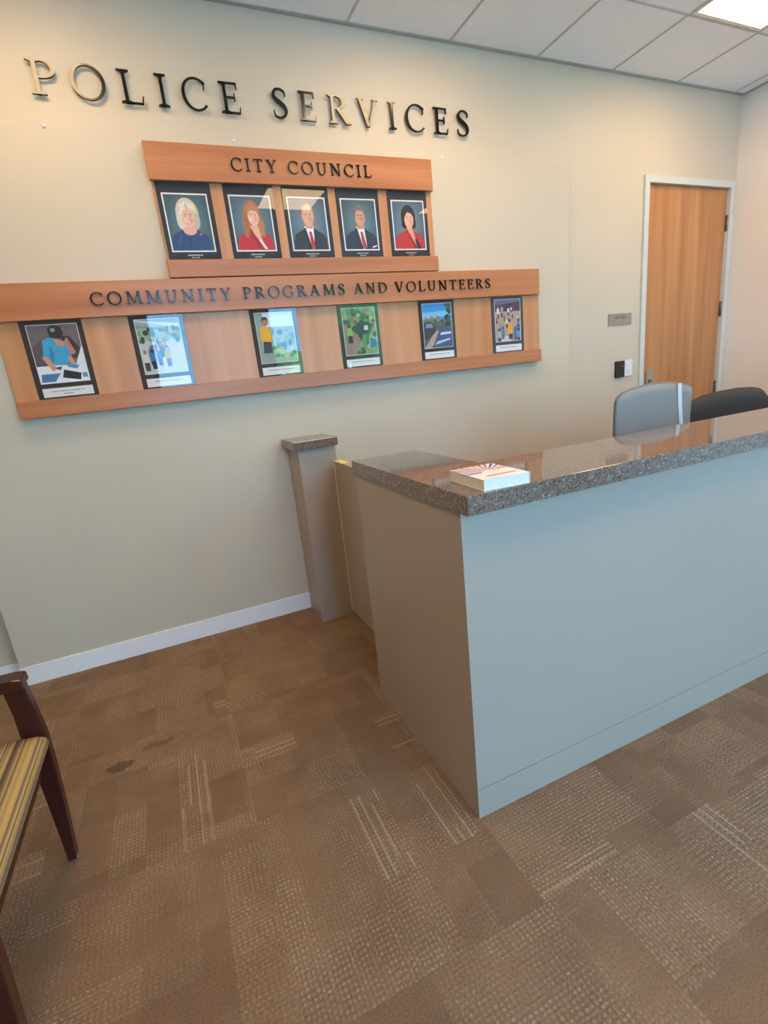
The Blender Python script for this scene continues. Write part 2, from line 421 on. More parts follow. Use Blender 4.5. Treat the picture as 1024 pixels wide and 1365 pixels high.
for k, w in enumerate(WINDOWS):
    fr = struct(empty('window_%d' % (k + 1), ((w[0] + w[1]) / 2, YF - 0.1, w[2])))
    hw = (w[1] - w[0]) / 2; hh = w[3] - w[2]
    M_ALU = plain('bronze_window_frame', (0.10, 0.09, 0.08), 0.4, 0.6)
    for (a, b, c, d) in ((-hw, -hw + 0.05, 0, hh), (hw - 0.05, hw, 0, hh), (-hw + 0.05, hw - 0.05, 0, 0.05), (-hw + 0.05, hw - 0.05, hh - 0.05, hh)):
        box('frame_bar', a, b, -0.04, 0.04, c, d, M_ALU, fr)
    box('pane', -hw + 0.05, hw - 0.05, -0.004, 0.004, 0.05, hh - 0.05, M_GLASS, fr)

# baseboards
BH = 0.0986
def baseboard(name, x0, x1, y0, y1):
    return struct(box(name, x0, x1, y0, y1, 0, BH, M_BASE, bevel=0.0015))
baseboard('baseboard_back', PXL - 0.002, 0.603, PY - 0.006, PY)
baseboard('baseboard_back_recess', XL + 0.006, PXL - 0.003, -0.006, 0.0)
baseboard('baseboard_back_office', PXR + 0.001, DX0 - 0.001, -0.006, 0.0)
baseboard('baseboard_back_desk', 0.815, PXR, PY - 0.006, PY)
baseboard('baseboard_left', XL, XL + 0.006, YF, -0.006)
baseboard('baseboard_right', XR - 0.006, XR, -1.54, -0.02)

# suspended ceiling
ceiling = struct(box('ceiling', XL - 0.1, XR + 0.1, YF - 0.2, 0.12, ZC + 0.06, ZC + 0.14, M_CEIL))
LIGHT_COLS, LIGHT_ROWS = (-2, 1, 4), (0, 3)
gxs = [GX0 + k * T for k in range(-6, 8)]; gys = [GY0 - k * T for k in range(-1, 9)]
CT = {}
for ci in range(-6, 7):
    for ri in range(-1, 8):
        if ci in LIGHT_COLS and ri in LIGHT_ROWS: continue
        x0, x1 = GX0 + ci * T, GX0 + (ci + 1) * T; y1, y0 = GY0 - ri * T, GY0 - (ri + 1) * T
        x0, x1, y0, y1 = max(x0, XL), min(x1, XR), max(y0, YF), min(y1, 0.0)
        if x1 - x0 < 0.03 or y1 - y0 < 0.03: continue
        key = (round(x1 - x0, 3), round(y1 - y0, 3))
        if key not in CT:
            bm = bmesh.new(); hx, hy = key[0] / 2 - 0.001, key[1] / 2 - 0.001
            bx(bm, -hx, hx, -hy, hy, 0.003, 0.018)
            me = bpy.data.meshes.new('ceiling_tile'); bm.to_mesh(me); bm.free(); me.materials.append(M_CEIL); CT[key] = me
        o = bpy.data.objects.new('ceiling_tile', CT[key]); COL.objects.link(o); o.parent = ceiling
        o.location = ((x0 + x1) / 2, (y0 + y1) / 2, ZC)
for gx in gxs:
    if XL < gx < XR: box('grid_bar', gx - 0.006, gx + 0.006, YF, -0.02, ZC - 0.001, ZC + 0.003, M_GRID, ceiling)
for gy in gys:
    if YF < gy < -0.02: box('grid_bar', XL, XR, gy - 0.006, gy + 0.006, ZC - 0.0005, ZC + 0.0032, M_GRID, ceiling)
M_ANGLE = plain('wall_angle_trim', (0.42, 0.40, 0.36), 0.5)
box('wall_angle', XL, XR, -0.022, 0.0, ZC - 0.002, ZC + 0.003, M_ANGLE, ceiling)
box('wall_angle', XR - 0.022, XR, YF, -0.022, ZC - 0.002, ZC + 0.003, M_ANGLE, ceiling)
box('wall_angle', XL, XL + 0.022, YF, -0.022, ZC - 0.002, ZC + 0.003, M_ANGLE, ceiling)
LL = {(4, 0): 'square lit ceiling panel above the door, nearest the right wall',
      (1, 0): 'square lit ceiling panel above the CITY COUNCIL board',
      (-2, 0): 'square lit ceiling panel above the left end of the sign wall'}
RN = {0: 'sign wall', 3: 'middle of the lobby', 6: 'window wall'}; CN = {-2: 'left', 1: 'centre', 4: 'right'}
for ci in LIGHT_COLS:
    for ri in LIGHT_ROWS:
        lab = LL.get((ci, ri), 'square lit ceiling panel by the %s, %s of its row of three' % (RN[ri], CN[ci]))
        t = thing('ceiling_light', lab, 'ceiling light', (GX0 + (ci + 0.5) * T, GY0 - (ri + 0.5) * T, ZC), group='square ceiling light panels')
        bm = bmesh.new(); h = T / 2 - 0.010
        bx(bm, -h, h, -h, -h + 0.022, 0.0, 0.05); bx(bm, -h, h, h - 0.022, h, 0.0, 0.05)
        bx(bm, -h, -h + 0.022, -h + 0.022, h - 0.022, 0.0, 0.05); bx(bm, h - 0.022, h, -h + 0.022, h - 0.022, 0.0, 0.05)
        finish('frame', bm, M_WHITE, t)
        box('diffuser', -h + 0.022, h - 0.022, -h + 0.022, h - 0.022, 0.004, 0.012, M_LAMP, t)

# ------------------------------------------------------------------ door
door = struct(empty('door_1', ((DX0 + DX1) / 2, 0, 0)))
hw = (DX1 - DX0) / 2; jw = 0.045
bm = bmesh.new()
bx(bm, -hw, -hw + jw, -0.018, 0.1, 0, DZ); bx(bm, hw - jw, hw, -0.018, 0.1, 0, DZ); bx(bm, -hw + jw, hw - jw, -0.018, 0.1, DZ - jw, DZ)
finish('door_frame', bm, M_FRAME, door)
leaf = box('door_leaf', -hw + jw + 0.004, hw - jw - 0.004, 0.012, 0.056, 0.01, DZ - jw - 0.004, M_DOOR, door)
leaf['label'] = 'tall orange wood-veneer door leaf'
for z in (2.19, 1.56, 0.93, 0.30):
    bm = bmesh.new(); cyl(bm, hw - jw - 0.002, -0.001, z - 0.057, z + 0.057, 0.006, seg=12)
    bx(bm, hw - jw - 0.008, hw - jw - 0.001, 0.000, 0.0115, z - 0.055, z + 0.055)
    finish('hinge', bm, M_DKSTEEL, door)
lock = box('lock_plate', -hw + 0.102, -hw + 0.172, 0.003, 0.0118, 0.90, 1.137, M_STEEL, door, bevel=0.002)
bm = bmesh.new(); tube(bm, [(-hw + 0.137, 0.003, 0.98), (-hw + 0.137, -0.05, 0.98), (-hw + 0.16, -0.055, 0.98), (-hw + 0.25, -0.055, 0.98)], 0.009)
finish('lever', bm, M_STEEL, lock)
bm = bmesh.new(); tube(bm, [(-hw + 0.137, 0.004, 1.06), (-hw + 0.137, -0.008, 1.06)], 0.013, 16)
finish('key_cylinder', bm, M_DKSTEEL, lock)
bm = bmesh.new(); bx(bm, DX0, DX1, 0.121, 0.14, 0, DZ)
struct(finish('wall_behind_door', bm, M_WALL))

# ------------------------------------------------------------------ serif capital letters
ST, TH, SF = 0.108, 0.044, 0.042
def poly(*pts): return ('p', list(pts))
def rect(x0, x1, y0, y1): return poly((x0, y0), (x1, y0), (x1, y1), (x0, y1))
def ring(cx, cy, rx, ry, a0, a1, tx, ty, n=22):
    o, i = [], []
    for k in range(n + 1):
        a = math.radians(a0 + (a1 - a0) * k / n)
        o.append((cx + rx * math.cos(a), cy + ry * math.sin(a))); i.append((cx + (rx - tx) * math.cos(a), cy + (ry - ty) * math.sin(a)))
    return ('s', o, i)
def stroke(pts, sub=4):
    P = []
    for k in range(len(pts) - 1):
        p0 = pts[max(k - 1, 0)]; p1 = pts[k]; p2 = pts[k + 1]; p3 = pts[min(k + 2, len(pts) - 1)]
        for s in range(sub):
            t = s / sub
            P.append(tuple(0.5 * (2 * b + (c - a) * t + (2 * a - 5 * b + 4 * c - d) * t * t + (-a + 3 * b - 3 * c + d) * t ** 3) for a, b, c, d in zip(p0, p1, p2, p3)))
    P.append(pts[-1]); L, R = [], []
    for k, (x, y, w) in enumerate(P):
        a = P[max(k - 1, 0)]; b = P[min(k + 1, len(P) - 1)]; dx, dy = b[0] - a[0], b[1] - a[1]; m = math.hypot(dx, dy) or 1
        L.append((x - dy / m * w / 2, y + dx / m * w / 2)); R.append((x + dy / m * w / 2, y - dx / m * w / 2))
    return ('s', L, R)
def stem(x, w=ST, bot=0.19, top=0.19):
    out = [rect(x - w / 2, x + w / 2, 0, 1)]
    for y0, s in ((0, bot), (1, top)):
        if s:
            d = SF if y0 == 0 else -SF
            out.append(poly((x - s, y0), (x + s, y0), (x + s, y0 + d * 0.7), (x + w / 2, y0 + d * 2.0), (x - w / 2, y0 + d * 2.0), (x - s, y0 + d * 0.7)))
    return out
def diag(x0, y0, x1, y1, w): return poly((x0 - w / 2, y0), (x0 + w / 2, y0), (x1 + w / 2, y1), (x1 - w / 2, y1))
def serif(x, y, s):
    d = SF * 0.9 if y == 0 else -SF * 0.9
    return rect(x - s, x + s, min(y, y + d), max(y, y + d))
def g_E(): return 0.72, stem(0.19, bot=0.19) + [rect(0.19, 0.64, 1 - TH, 1), poly((0.60, 1), (0.655, 1), (0.665, 0.80), (0.635, 0.80)), rect(0.19, 0.54, 0.50, 0.50 + TH), poly((0.52, 0.40), (0.56, 0.40), (0.56, 0.66), (0.52, 0.66)), rect(0.19, 0.68, 0, TH), poly((0.64, 0), (0.69, 0), (0.73, 0.22), (0.70, 0.22))]
def bowl_P(cy=0.735, ry=0.265): return [ring(0.33, cy, 0.36, ry, -92, 92, ST, TH), rect(0.19, 0.34, 1 - TH, 1), rect(0.19, 0.34, cy - ry, cy - ry + TH)]
GLYPHS = {
 'I': lambda: (0.40, stem(0.20)),
 'L': lambda: (0.72, stem(0.19) + [rect(0.19, 0.68, 0, TH), poly((0.63, 0), (0.68, 0), (0.73, 0.24), (0.69, 0.24))]),
 'E': g_E,
 'P': lambda: (0.70, stem(0.19) + bowl_P()),
 'R': lambda: (0.86, stem(0.19) + bowl_P(0.75, 0.25) + [diag(0.80, 0.0, 0.42, 0.52, 0.15), poly((0.72, 0), (0.94, 0), (0.92, 0.04), (0.80, 0.06))]),
 'O': lambda: (1.02, [ring(0.51, 0.5, 0.51, 0.525, 0, 360, ST * 1.05, TH, 44)]),
 'C': lambda: (0.88, [ring(0.51, 0.5, 0.51, 0.525, 42, 318, ST * 1.05, TH, 34), poly((0.80, 0.66), (0.84, 0.66), (0.86, 0.93), (0.80, 0.90))]),
 'G': lambda: (0.96, [ring(0.51, 0.5, 0.51, 0.525, 42, 318, ST * 1.05, TH, 34), poly((0.80, 0.68), (0.84, 0.68), (0.86, 0.93), (0.80, 0.90)), rect(0.76, 0.76 + ST, 0.06, 0.42), rect(0.66, 0.97, 0.40, 0.40 + SF)]),
 'S': lambda: (0.64, [stroke([(0.56, 0.74, 0.035), (0.545, 0.90, 0.05), (0.36, 0.985, 0.05), (0.18, 0.93, 0.085), (0.10, 0.78, 0.115), (0.18, 0.64, 0.13), (0.34, 0.53, 0.145), (0.50, 0.40, 0.13), (0.56, 0.24, 0.115), (0.48, 0.08, 0.085), (0.28, 0.015, 0.05), (0.10, 0.08, 0.05), (0.06, 0.26, 0.035)])]),
 'V': lambda: (0.96, [diag(0.47, 0.0, 0.14, 1.0, 0.135), diag(0.49, 0.0, 0.83, 1.0, 0.06), serif(0.15, 1, 0.16), serif(0.83, 1, 0.14)]),
 'A': lambda: (0.98, [diag(0.12, 0.0, 0.47, 1.0, 0.06), diag(0.84, 0.0, 0.48, 1.0, 0.135), rect(0.24, 0.70, 0.32, 0.32 + TH), serif(0.13, 0, 0.14), serif(0.84, 0, 0.16)]),
 'N': lambda: (1.00, [rect(0.15, 0.15 + 0.06, 0, 1), rect(0.80, 0.86, 0, 1), diag(0.83, 0.0, 0.15, 1.0, 0.15), serif(0.18, 0, 0.16), serif(0.12, 1, 0.13), serif(0.83, 1, 0.16)]),
 'M': lambda: (1.16, [diag(0.13, 0.0, 0.20, 1.0, 0.06), diag(0.57, 0.05, 0.24, 1.0, 0.13), diag(0.57, 0.05, 0.93, 1.0, 0.06), diag(1.01, 0.0, 0.94, 1.0, 0.13), serif(0.13, 0, 0.14), serif(1.01, 0, 0.16), serif(0.17, 1, 0.12), serif(0.98, 1, 0.12)]),
 'U': lambda: (0.94, [rect(0.13, 0.13 + ST, 0.34, 1), rect(0.74, 0.80, 0.34, 1), ring(0.465, 0.36, 0.335, 0.38, 180, 360, 0.095, 0.07, 20), serif(0.19, 1, 0.18), serif(0.77, 1, 0.16)]),
 'T': lambda: (0.80, stem(0.40, top=0) + [rect(0.04, 0.76, 1 - TH, 1), poly((0.0, 0.80), (0.035, 0.80), (0.09, 1.0), (0.03, 1.0)), poly((0.765, 0.80), (0.80, 0.80), (0.77, 1.0), (0.71, 1.0))]),
 'Y': lambda: (0.86, [rect(0.43 - ST / 2, 0.43 + ST / 2, 0, 0.48), diag(0.42, 0.42, 0.13, 1.0, 0.14), diag(0.45, 0.42, 0.74, 1.0, 0.06), serif(0.43, 0, 0.19), serif(0.15, 1, 0.15), serif(0.74, 1, 0.13)]),
 'D': lambda: (0.96, stem(0.19) + [ring(0.40, 0.5, 0.55, 0.5, -92, 92, ST * 1.05, TH, 28), rect(0.19, 0.42, 1 - TH, 1), rect(0.19, 0.42, 0, TH)]),
 'F': lambda: (0.66, stem(0.19) + [rect(0.19, 0.62, 1 - TH, 1), poly((0.58, 1), (0.63, 1), (0.645, 0.80), (0.615, 0.80)), rect(0.19, 0.52, 0.49, 0.49 + TH)]),
}
def glyph_mesh(ch, w, h, depth):
    """letter front at y=-depth, back at y=0, x 0..w, z 0..h"""
    gw, parts = GLYPHS[ch](); bm = bmesh.new(); sx = w / gw
    for n, p in enumerate(parts):
        dp = depth + n * 0.00004
        if p[0] == 'p': prism_xz(bm, [(x * sx, y * h) for x, y in p[1]], -dp, 0.0)
        else:
            o, i = p[1], p[2]; V = [[bm.verts.new((x * sx, yy, y * h)) for x, y in s] for yy in (-dp, 0.0) for s in (o, i)]
            fs = []
            for k in range(len(o) - 1):
                for a, b in ((0, 1), (3, 2), (2, 0), (1, 3)):
                    fs.append(bm.faces.new((V[a][k], V[a][k + 1], V[b][k + 1], V[b][k])))
            for k in (0, len(o) - 1): fs.append(bm.faces.new((V[0][k], V[1][k], V[3][k], V[2][k])))
            bmesh.ops.recalc_face_normals(bm, faces=fs)
    me = bpy.data.meshes.new('letter'); bm.normal_update(); bm.to_mesh(me); bm.free(); return me

PS = [('P', -0.228, -0.123), ('O', -0.074, 0.062), ('L', 0.115, 0.211), ('I', 0.268, 0.320), ('C', 0.379, 0.488), ('E', 0.551, 0.643),
      ('S', 0.800, 0.879), ('E', 0.940, 1.029), ('R', 1.093, 1.206), ('V', 1.256, 1.378), ('I', 1.436, 1.484), ('C', 1.541, 1.658), ('E', 1.718, 1.811), ('S', 1.871, 1.955)]
ORD = ['first', 'second', 'third', 'fourth', 'fifth', 'sixth', 'seventh', 'eighth']
for k, (ch, a, b) in enumerate(PS):
    word, q = ('POLICE', k) if k < 6 else ('SERVICES', k - 6)
    me = glyph_mesh(ch, b - a, 0.127, 0.012)
    o = link('wall_letter', me, M_BRONZE, None, (a, -0.012, 2.5965))
    tag(o, 'dark bronze capital %s, %s letter of %s on the wall' % (ch, ORD[q], word), 'letter', 'wall letters of the POLICE SERVICES sign')
    bm = bmesh.new(); px = {'V': 0.50, 'S': 0.5, 'C': 0.55, 'O': 0.5}.get(ch, 0.26) * (b - a)
    tube(bm, [(px, 0, 0.005), (px, 0.012, 0.005)], 0.002, 6)
    finish('mounting_stud', bm, M_STEEL, o)

def word_on(board, text, x0, x1, z, h, depth, y, gap=0.30):
    ws = [GLYPHS[c]()[0] for c in text]; tot = sum(ws) + gap * (len(ws) - 1); s = (x1 - x0) / tot; x = x0
    for c, w in zip(text, ws):
        key = (c, round(s, 5))
        if key not in WORDM: 
            WORDM[key] = glyph_mesh(c, w * s, h, depth); WORDM[key].materials.append(M_BRONZE)
        o = bpy.data.objects.new('letter', WORDM[key]); COL.objects.link(o); o.parent = board; o.location = (x, y, z)
        x += (w + gap) * s
WORDM = {}

# ------------------------------------------------------------------ wooden display boards
TILT = -0.0067; XREF = 0.895
def board(name, label, x0, x1, bx0, bx1, lx0, lx1, ht, hb, lt, lb):
    t = thing(name, label, 'display board', (XREF, PY, lb), (0, TILT, 0))
    f = lambda n, a, b, y0, y1, c, d, m, bev: box(n, a - XREF, b - XREF, y0, y1, c - lb, d - lb, m, t, bev)
    f('backing_panel', bx0, bx1, -0.020, -0.0002, lb + 0.004, ht - 0.01, M_FIRV, 0.0015)
    hd = f('header_board', x0, x1, -0.0446, -0.0202, hb, ht, M_FIR, 0.002)
    f('ledge_board', lx0, lx1, -0.0446, -0.0202, lb, lt, M_FIR, 0.002)
    return t
ub = board('council_display_board', 'upper orange wood display board lettered CITY COUNCIL', 0.163, 1.627, 0.173, 1.624, 0.166, 1.629, 2.4175, 2.265, 1.9335, 1.8565)
lb_ = board('community_display_board', 'long lower wood display board lettered COMMUNITY PROGRAMS AND VOLUNTEERS', -0.582, 2.363, -0.576, 2.374, -0.574, 2.367, 1.8515, 1.700, 1.3645, 1.289)
zt = 2.340 - 1.8565 - 0.027 + 0.001
word_on(ub, 'CITY', 0.534 - XREF, 0.753 - XREF, zt, 0.053, 0.008, -0.0446)
word_on(ub, 'COUNCIL', 0.810 - XREF, 1.257 - XREF, zt, 0.053, 0.008, -0.0446)
zt = 1.7755 - 1.289 - 0.0265
for wd, a, b in (('COMMUNITY', -0.184, 0.434), ('PROGRAMS', 0.493, 1.035), ('AND', 1.087, 1.286), ('VOLUNTEERS', 1.335, 1.981)):
    word_on(lb_, wd, a - XREF, b - XREF, zt, 0.053, 0.008, -0.0446)

# ------------------------------------------------------------------ framed photographs
def srgb(r, g, b):
    f = lambda c: (c / 255 / 12.92) if c <= 10 else ((c / 255 + 0.055) / 1.055) ** 2.4
    return (f(r), f(g), f(b))
def ink(rgb):
    key = 'print_%d_%d_%d' % rgb
    return plain(key, tuple(min(0.95, c * 1.1) for c in srgb(*rgb)), 0.6, wear=0.05, scale=60)
def E_(cx, cy, rx, ry, rgb, a0=0, a1=360, n=26):
    return ([(cx + rx * math.cos(math.radians(a0 + (a1 - a0) * k / n)), cy + ry * math.sin(math.radians(a0 + (a1 - a0) * k / n))) for k in range(n if a1 - a0 == 360 else n + 1)], rgb)
def P_(rgb, *pts): return (list(pts), rgb)
def R_(rgb, x0, y0, x1, y1): return ([(x0, y0), (x1, y0), (x1, y1), (x0, y1)], rgb)
def print_mesh(name, shapes, x0, x1, z0, z1, parent, y=-0.0035):
    bm = bmesh.new(); mats = []; idx = {}
    for n, (pts, rgb) in enumerate(shapes):
        if rgb not in idx: idx[rgb] = len(mats); mats.append(ink(rgb))
        yy = y - n * 0.00003
        vs = [bm.verts.new((x0 + min(max(u, 0), 1) * (x1 - x0), yy, z0 + min(max(v, 0), 1) * (z1 - z0))) for u, v in pts]
        f = bm.faces.new(vs); f.material_index = idx[rgb]; f.normal_update()
        if f.normal.y > 0: f.normal_flip()
    bmesh.ops.triangulate(bm, faces=[f for f in bm.faces if len(f.verts) > 4])
    return finish(name, bm, mats, parent)
def face(cx, cy, s, skin, lip=(190, 80, 80), brow=(95, 65, 50), eye=(45, 35, 35), shade=None, specs=False):
    sh = shade or tuple(int(c * 0.93) for c in skin); out = []
    out += [E_(cx, cy, 0.118 * s, 0.135 * s, skin), E_(cx - 0.055 * s, cy - 0.03 * s, 0.04 * s, 0.035 * s, tuple(min(255, int(c * 1.04)) for c in skin)), E_(cx + 0.055 * s, cy - 0.03 * s, 0.04 * s, 0.035 * s, sh)]
    for d in (-1, 1):
        ex = cx + d * 0.047 * s
        out += [E_(ex, cy + 0.022 * s, 0.026 * s, 0.011 * s, (235, 230, 225), n=12), E_(ex, cy + 0.022 * s, 0.011 * s, 0.011 * s, eye, n=10), P_(brow, (ex - 0.032 * s, cy + 0.044 * s), (ex + 0.032 * s, cy + 0.044 * s), (ex, cy + 0.056 * s))]
        if specs:
            for q in ((-0.036, 0.036, 0.036, 0.041), (-0.036, 0.036, 0.0, 0.004), (-0.036, -0.031, 0.0, 0.041), (0.031, 0.036, 0.0, 0.041)):
                out.append(R_((60, 50, 50), ex + q[0] * s, cy + q[2] * s, ex + q[1] * s, cy + q[3] * s))
    out += [P_(tuple(int(c * 0.88) for c in skin), (cx - 0.014 * s, cy - 0.028 * s), (cx + 0.018 * s, cy - 0.028 * s), (cx + 0.006 * s, cy + 0.006 * s)),
            P_(lip, (cx - 0.05 * s, cy - 0.062 * s), (cx, cy - 0.094 * s), (cx + 0.05 * s, cy - 0.062 * s), (cx, cy - 0.070 * s)),
            P_((245, 240, 235), (cx - 0.036 * s, cy - 0.066 * s), (cx, cy - 0.082 * s), (cx + 0.036 * s, cy - 0.066 * s), (cx, cy - 0.071 * s))]
    return out
def backdrop(a, b):
    out = [R_(a, 0, 0, 1, 1)]; n = 6
    for k in range(1, n + 1):
        f = k / n; c = tuple(int(p + (q - p) * f) for p, q in zip(a, b))
        out.append(E_(0.5, 0.52, 0.62 * (1 - f * 0.62), 0.60 * (1 - f * 0.62), c))
    return out
def curve_body(rgb, cx, top, half, neck=0.10, base=0.0):
    return P_(rgb, (cx - half, base), (cx + half, base), (cx + half * 0.97, top - 0.20), (cx + half * 0.84, top - 0.09), (cx + half * 0.5, top - 0.025), (cx + neck, top + 0.02), (cx - neck, top + 0.02), (cx - half * 0.5, top - 0.025), (cx - half * 0.84, top - 0.09), (cx - half * 0.97, top - 0.20))
TEAL = (54, 82, 92), (88, 120, 128)
BLUE = (72, 94, 112), (104, 126, 140)
port = []
# white-blonde bob, navy blouse
port.append(backdrop(*TEAL) + [E_(0.49, 0.66, 0.27, 0.29, (205, 192, 168)), E_(0.33, 0.55, 0.11, 0.17, (215, 205, 190)), E_(0.66, 0.55, 0.11, 0.17, (190, 180, 165)),
    curve_body((38, 66, 118), 0.48, 0.38, 0.46), R_((220, 165, 145), 0.40, 0.33, 0.60, 0.50), E_(0.49, 0.37, 0.16, 0.09, (222, 170, 150))]
    + face(0.50, 0.59, 1.32, (228, 178, 158)) + [P_((225, 218, 205), (0.31, 0.62), (0.34, 0.84), (0.50, 0.90), (0.66, 0.84), (0.69, 0.62), (0.63, 0.74), (0.50, 0.78), (0.40, 0.73)),
    P_((198, 186, 168), (0.44, 0.77), (0.50, 0.90), (0.52, 0.78)), E_(0.73, 0.30, 0.035, 0.02, (190, 110, 90)), P_((30, 54, 100), (0.40, 0.05), (0.44, 0.05), (0.48, 0.28), (0.46, 0.28)), P_((48, 80, 135), (0.14, 0.1), (0.2, 0.1), (0.28, 0.3), (0.24, 0.3))])
# long strawberry-blonde hair, red blazer
port.append(backdrop(*BLUE) + [E_(0.50, 0.72, 0.21, 0.22, (176, 112, 74)), P_((170, 104, 66), (0.28, 0.75), (0.22, 0.42), (0.30, 0.28), (0.44, 0.36), (0.46, 0.7)), P_((185, 120, 78), (0.70, 0.72), (0.80, 0.45), (0.72, 0.26), (0.60, 0.34), (0.56, 0.7)),
    curve_body((192, 36, 50), 0.50, 0.37, 0.47), P_((224, 172, 148), (0.40, 0.46), (0.62, 0.46), (0.72, 0.04), (0.50, 0.30)), P_((235, 225, 220), (0.60, 0.18), (0.72, 0.02), (0.80, 0.02), (0.64, 0.22)),
    P_((160, 26, 40), (0.36, 0.36), (0.42, 0.40), (0.70, 0.0), (0.60, 0.0)), P_((178, 112, 72), (0.27, 0.46), (0.24, 0.28), (0.33, 0.22), (0.40, 0.36)), P_((190, 126, 84), (0.66, 0.46), (0.78, 0.36), (0.76, 0.24), (0.66, 0.28))]
    + face(0.53, 0.62, 1.2, (232, 182, 160)) + [P_((190, 126, 84), (0.36, 0.62), (0.38, 0.82), (0.52, 0.90), (0.66, 0.80), (0.69, 0.62), (0.62, 0.73), (0.46, 0.75))])
# bald man, dark suit, red tie
port.append(backdrop(*BLUE) + [curve_body((36, 42, 46), 0.50, 0.40, 0.47), P_((232, 236, 242), (0.36, 0.46), (0.64, 0.46), (0.58, 0.02), (0.50, 0.0)), R_((205, 150, 125), 0.40, 0.42, 0.61, 0.56),
    P_((190, 36, 48), (0.48, 0.36), (0.55, 0.36), (0.62, 0.05), (0.56, 0.0), (0.50, 0.05)), P_((22, 26, 30), (0.34, 0.44), (0.40, 0.42), (0.53, 0.0), (0.42, 0.0)), P_((26, 30, 34), (0.62, 0.44), (0.66, 0.42), (0.66, 0.0), (0.60, 0.0)),
    E_(0.50, 0.70, 0.165, 0.20, (216, 160, 134)), E_(0.335, 0.64, 0.02, 0.05, (196, 138, 112)), E_(0.665, 0.64, 0.02, 0.05, (186, 130, 105))] + face(0.50, 0.63, 1.30, (220, 164, 138), (180, 95, 85)) + [E_(0.49, 0.80, 0.10, 0.06, (232, 182, 156))])
# grey-haired man with glasses, navy suit
port.append(backdrop(*TEAL) + [curve_body((34, 44, 66), 0.50, 0.40, 0.48), P_((225, 228, 238), (0.36, 0.46), (0.64, 0.46), (0.66, 0.04), (0.52, 0.0)), R_((190, 130, 105), 0.41, 0.42, 0.61, 0.56),
    P_((176, 62, 56), (0.49, 0.36), (0.56, 0.36), (0.66, 0.04), (0.58, 0.0), (0.52, 0.04)), P_((26, 34, 54), (0.34, 0.45), (0.40, 0.43), (0.54, 0.0), (0.42, 0.0)), P_((26, 34, 54), (0.62, 0.45), (0.67, 0.43), (0.72, 0.0), (0.66, 0.0)),
    E_(0.51, 0.73, 0.19, 0.20, (92, 92, 90))] + face(0.52, 0.64, 1.28, (206, 148, 120), (170, 90, 80), (70, 60, 55), specs=True) + [P_((112, 112, 110), (0.34, 0.66), (0.34, 0.84), (0.50, 0.92), (0.67, 0.84), (0.69, 0.66), (0.64, 0.77), (0.44, 0.80), (0.37, 0.76)),
    P_((230, 225, 220), (0.82, 0.02), (0.96, 0.06), (0.97, 0.08), (0.84, 0.06))])
# dark bob, red blazer
port.append(backdrop(*BLUE) + [E_(0.49, 0.70, 0.23, 0.23, (34, 22, 22)), P_((30, 19, 19), (0.26, 0.72), (0.27, 0.47), (0.36, 0.42), (0.64, 0.42), (0.73, 0.47), (0.72, 0.72)),
    curve_body((190, 38, 40), 0.50, 0.38, 0.47), P_((214, 152, 128), (0.40, 0.46), (0.60, 0.46), (0.68, 0.22), (0.74, 0.0), (0.66, 0.0)), P_((28, 26, 40), (0.66, 0.20), (0.74, 0.22), (0.88, 0.0), (0.74, 0.0)),
    P_((158, 26, 30), (0.38, 0.40), (0.43, 0.42), (0.76, 0.0), (0.64, 0.0))] + face(0.51, 0.61, 1.26, (226, 168, 146), (180, 50, 55), (50, 30, 28)) + [P_((36, 23, 23), (0.32, 0.60), (0.33, 0.84), (0.50, 0.91), (0.67, 0.84), (0.70, 0.60), (0.64, 0.74), (0.46, 0.78))])
def strands(seed, n, cx, cy, rx, ry, rgb, a0, a1):
    rr = random.Random(seed); out = []
    for _ in range(n):
        a = math.radians(rr.uniform(a0, a1)); r0 = rr.uniform(0.80, 0.98); c = tuple(max(0, min(255, int(v * rr.uniform(0.82, 1.14)))) for v in rgb)
        p = [(cx + rx * r0 * math.cos(a + d), cy + ry * r0 * math.sin(a + d)) for d in (-0.22, 0.0, 0.22)]
        out.append(P_(c, p[0], p[1], p[2], (p[1][0] - 0.012 * math.cos(a), p[1][1] - 0.012 * math.sin(a))))
    return out
port[0] += strands(1, 34, 0.49, 0.66, 0.27, 0.27, (212, 202, 182), -30, 210)
port[1] += strands(2, 30, 0.51, 0.70, 0.21, 0.22, (184, 120, 80), -20, 200) + strands(3, 16, 0.51, 0.45, 0.27, 0.20, (178, 112, 72), 150, 225) + strands(4, 16, 0.51, 0.45, 0.26, 0.20, (190, 128, 88), -45, 30)
port[3] += strands(5, 26, 0.51, 0.73, 0.185, 0.20, (108, 108, 106), 15, 165)
port[4] += strands(6, 26, 0.49, 0.70, 0.23, 0.23, (44, 28, 28), -10, 190)
PW = 0.242
def text_bars(n, x0, x1, z, h, parent, mat, y, name='caption_text', seed=1):
    rr = random.Random(seed); bm = bmesh.new(); x = x0
    while x < x1 - 0.002:
        w = min(rr.uniform(0.0025, 0.006), x1 - x); bx(bm, x, x + w, y - 0.0001, y, z, z + h * rr.uniform(0.75, 1.0)); x += w + (0.001 if rr.random() < 0.8 else 0.003)
    return finish(name, bm, mat, parent)
M_GOLDTXT = plain('pale_nameplate_print', (0.60, 0.60, 0.56), 0.6)
M_GREYTXT = plain('grey_caption_print', (0.28, 0.27, 0.30), 0.7)
def zt_at(z, x): return z + 0.0067 * (x - XREF)
up = [(0.180, 'portrait of a person with a white-blonde bob and navy blouse'), (0.480, 'portrait of a person with long strawberry-blonde hair and red blazer'),
      (0.766, 'portrait of a bald person in dark suit and red tie'), (1.051, 'portrait of a person with grey hair, glasses and navy suit'), (1.347, 'portrait of a person with dark bobbed hair and red blazer')]
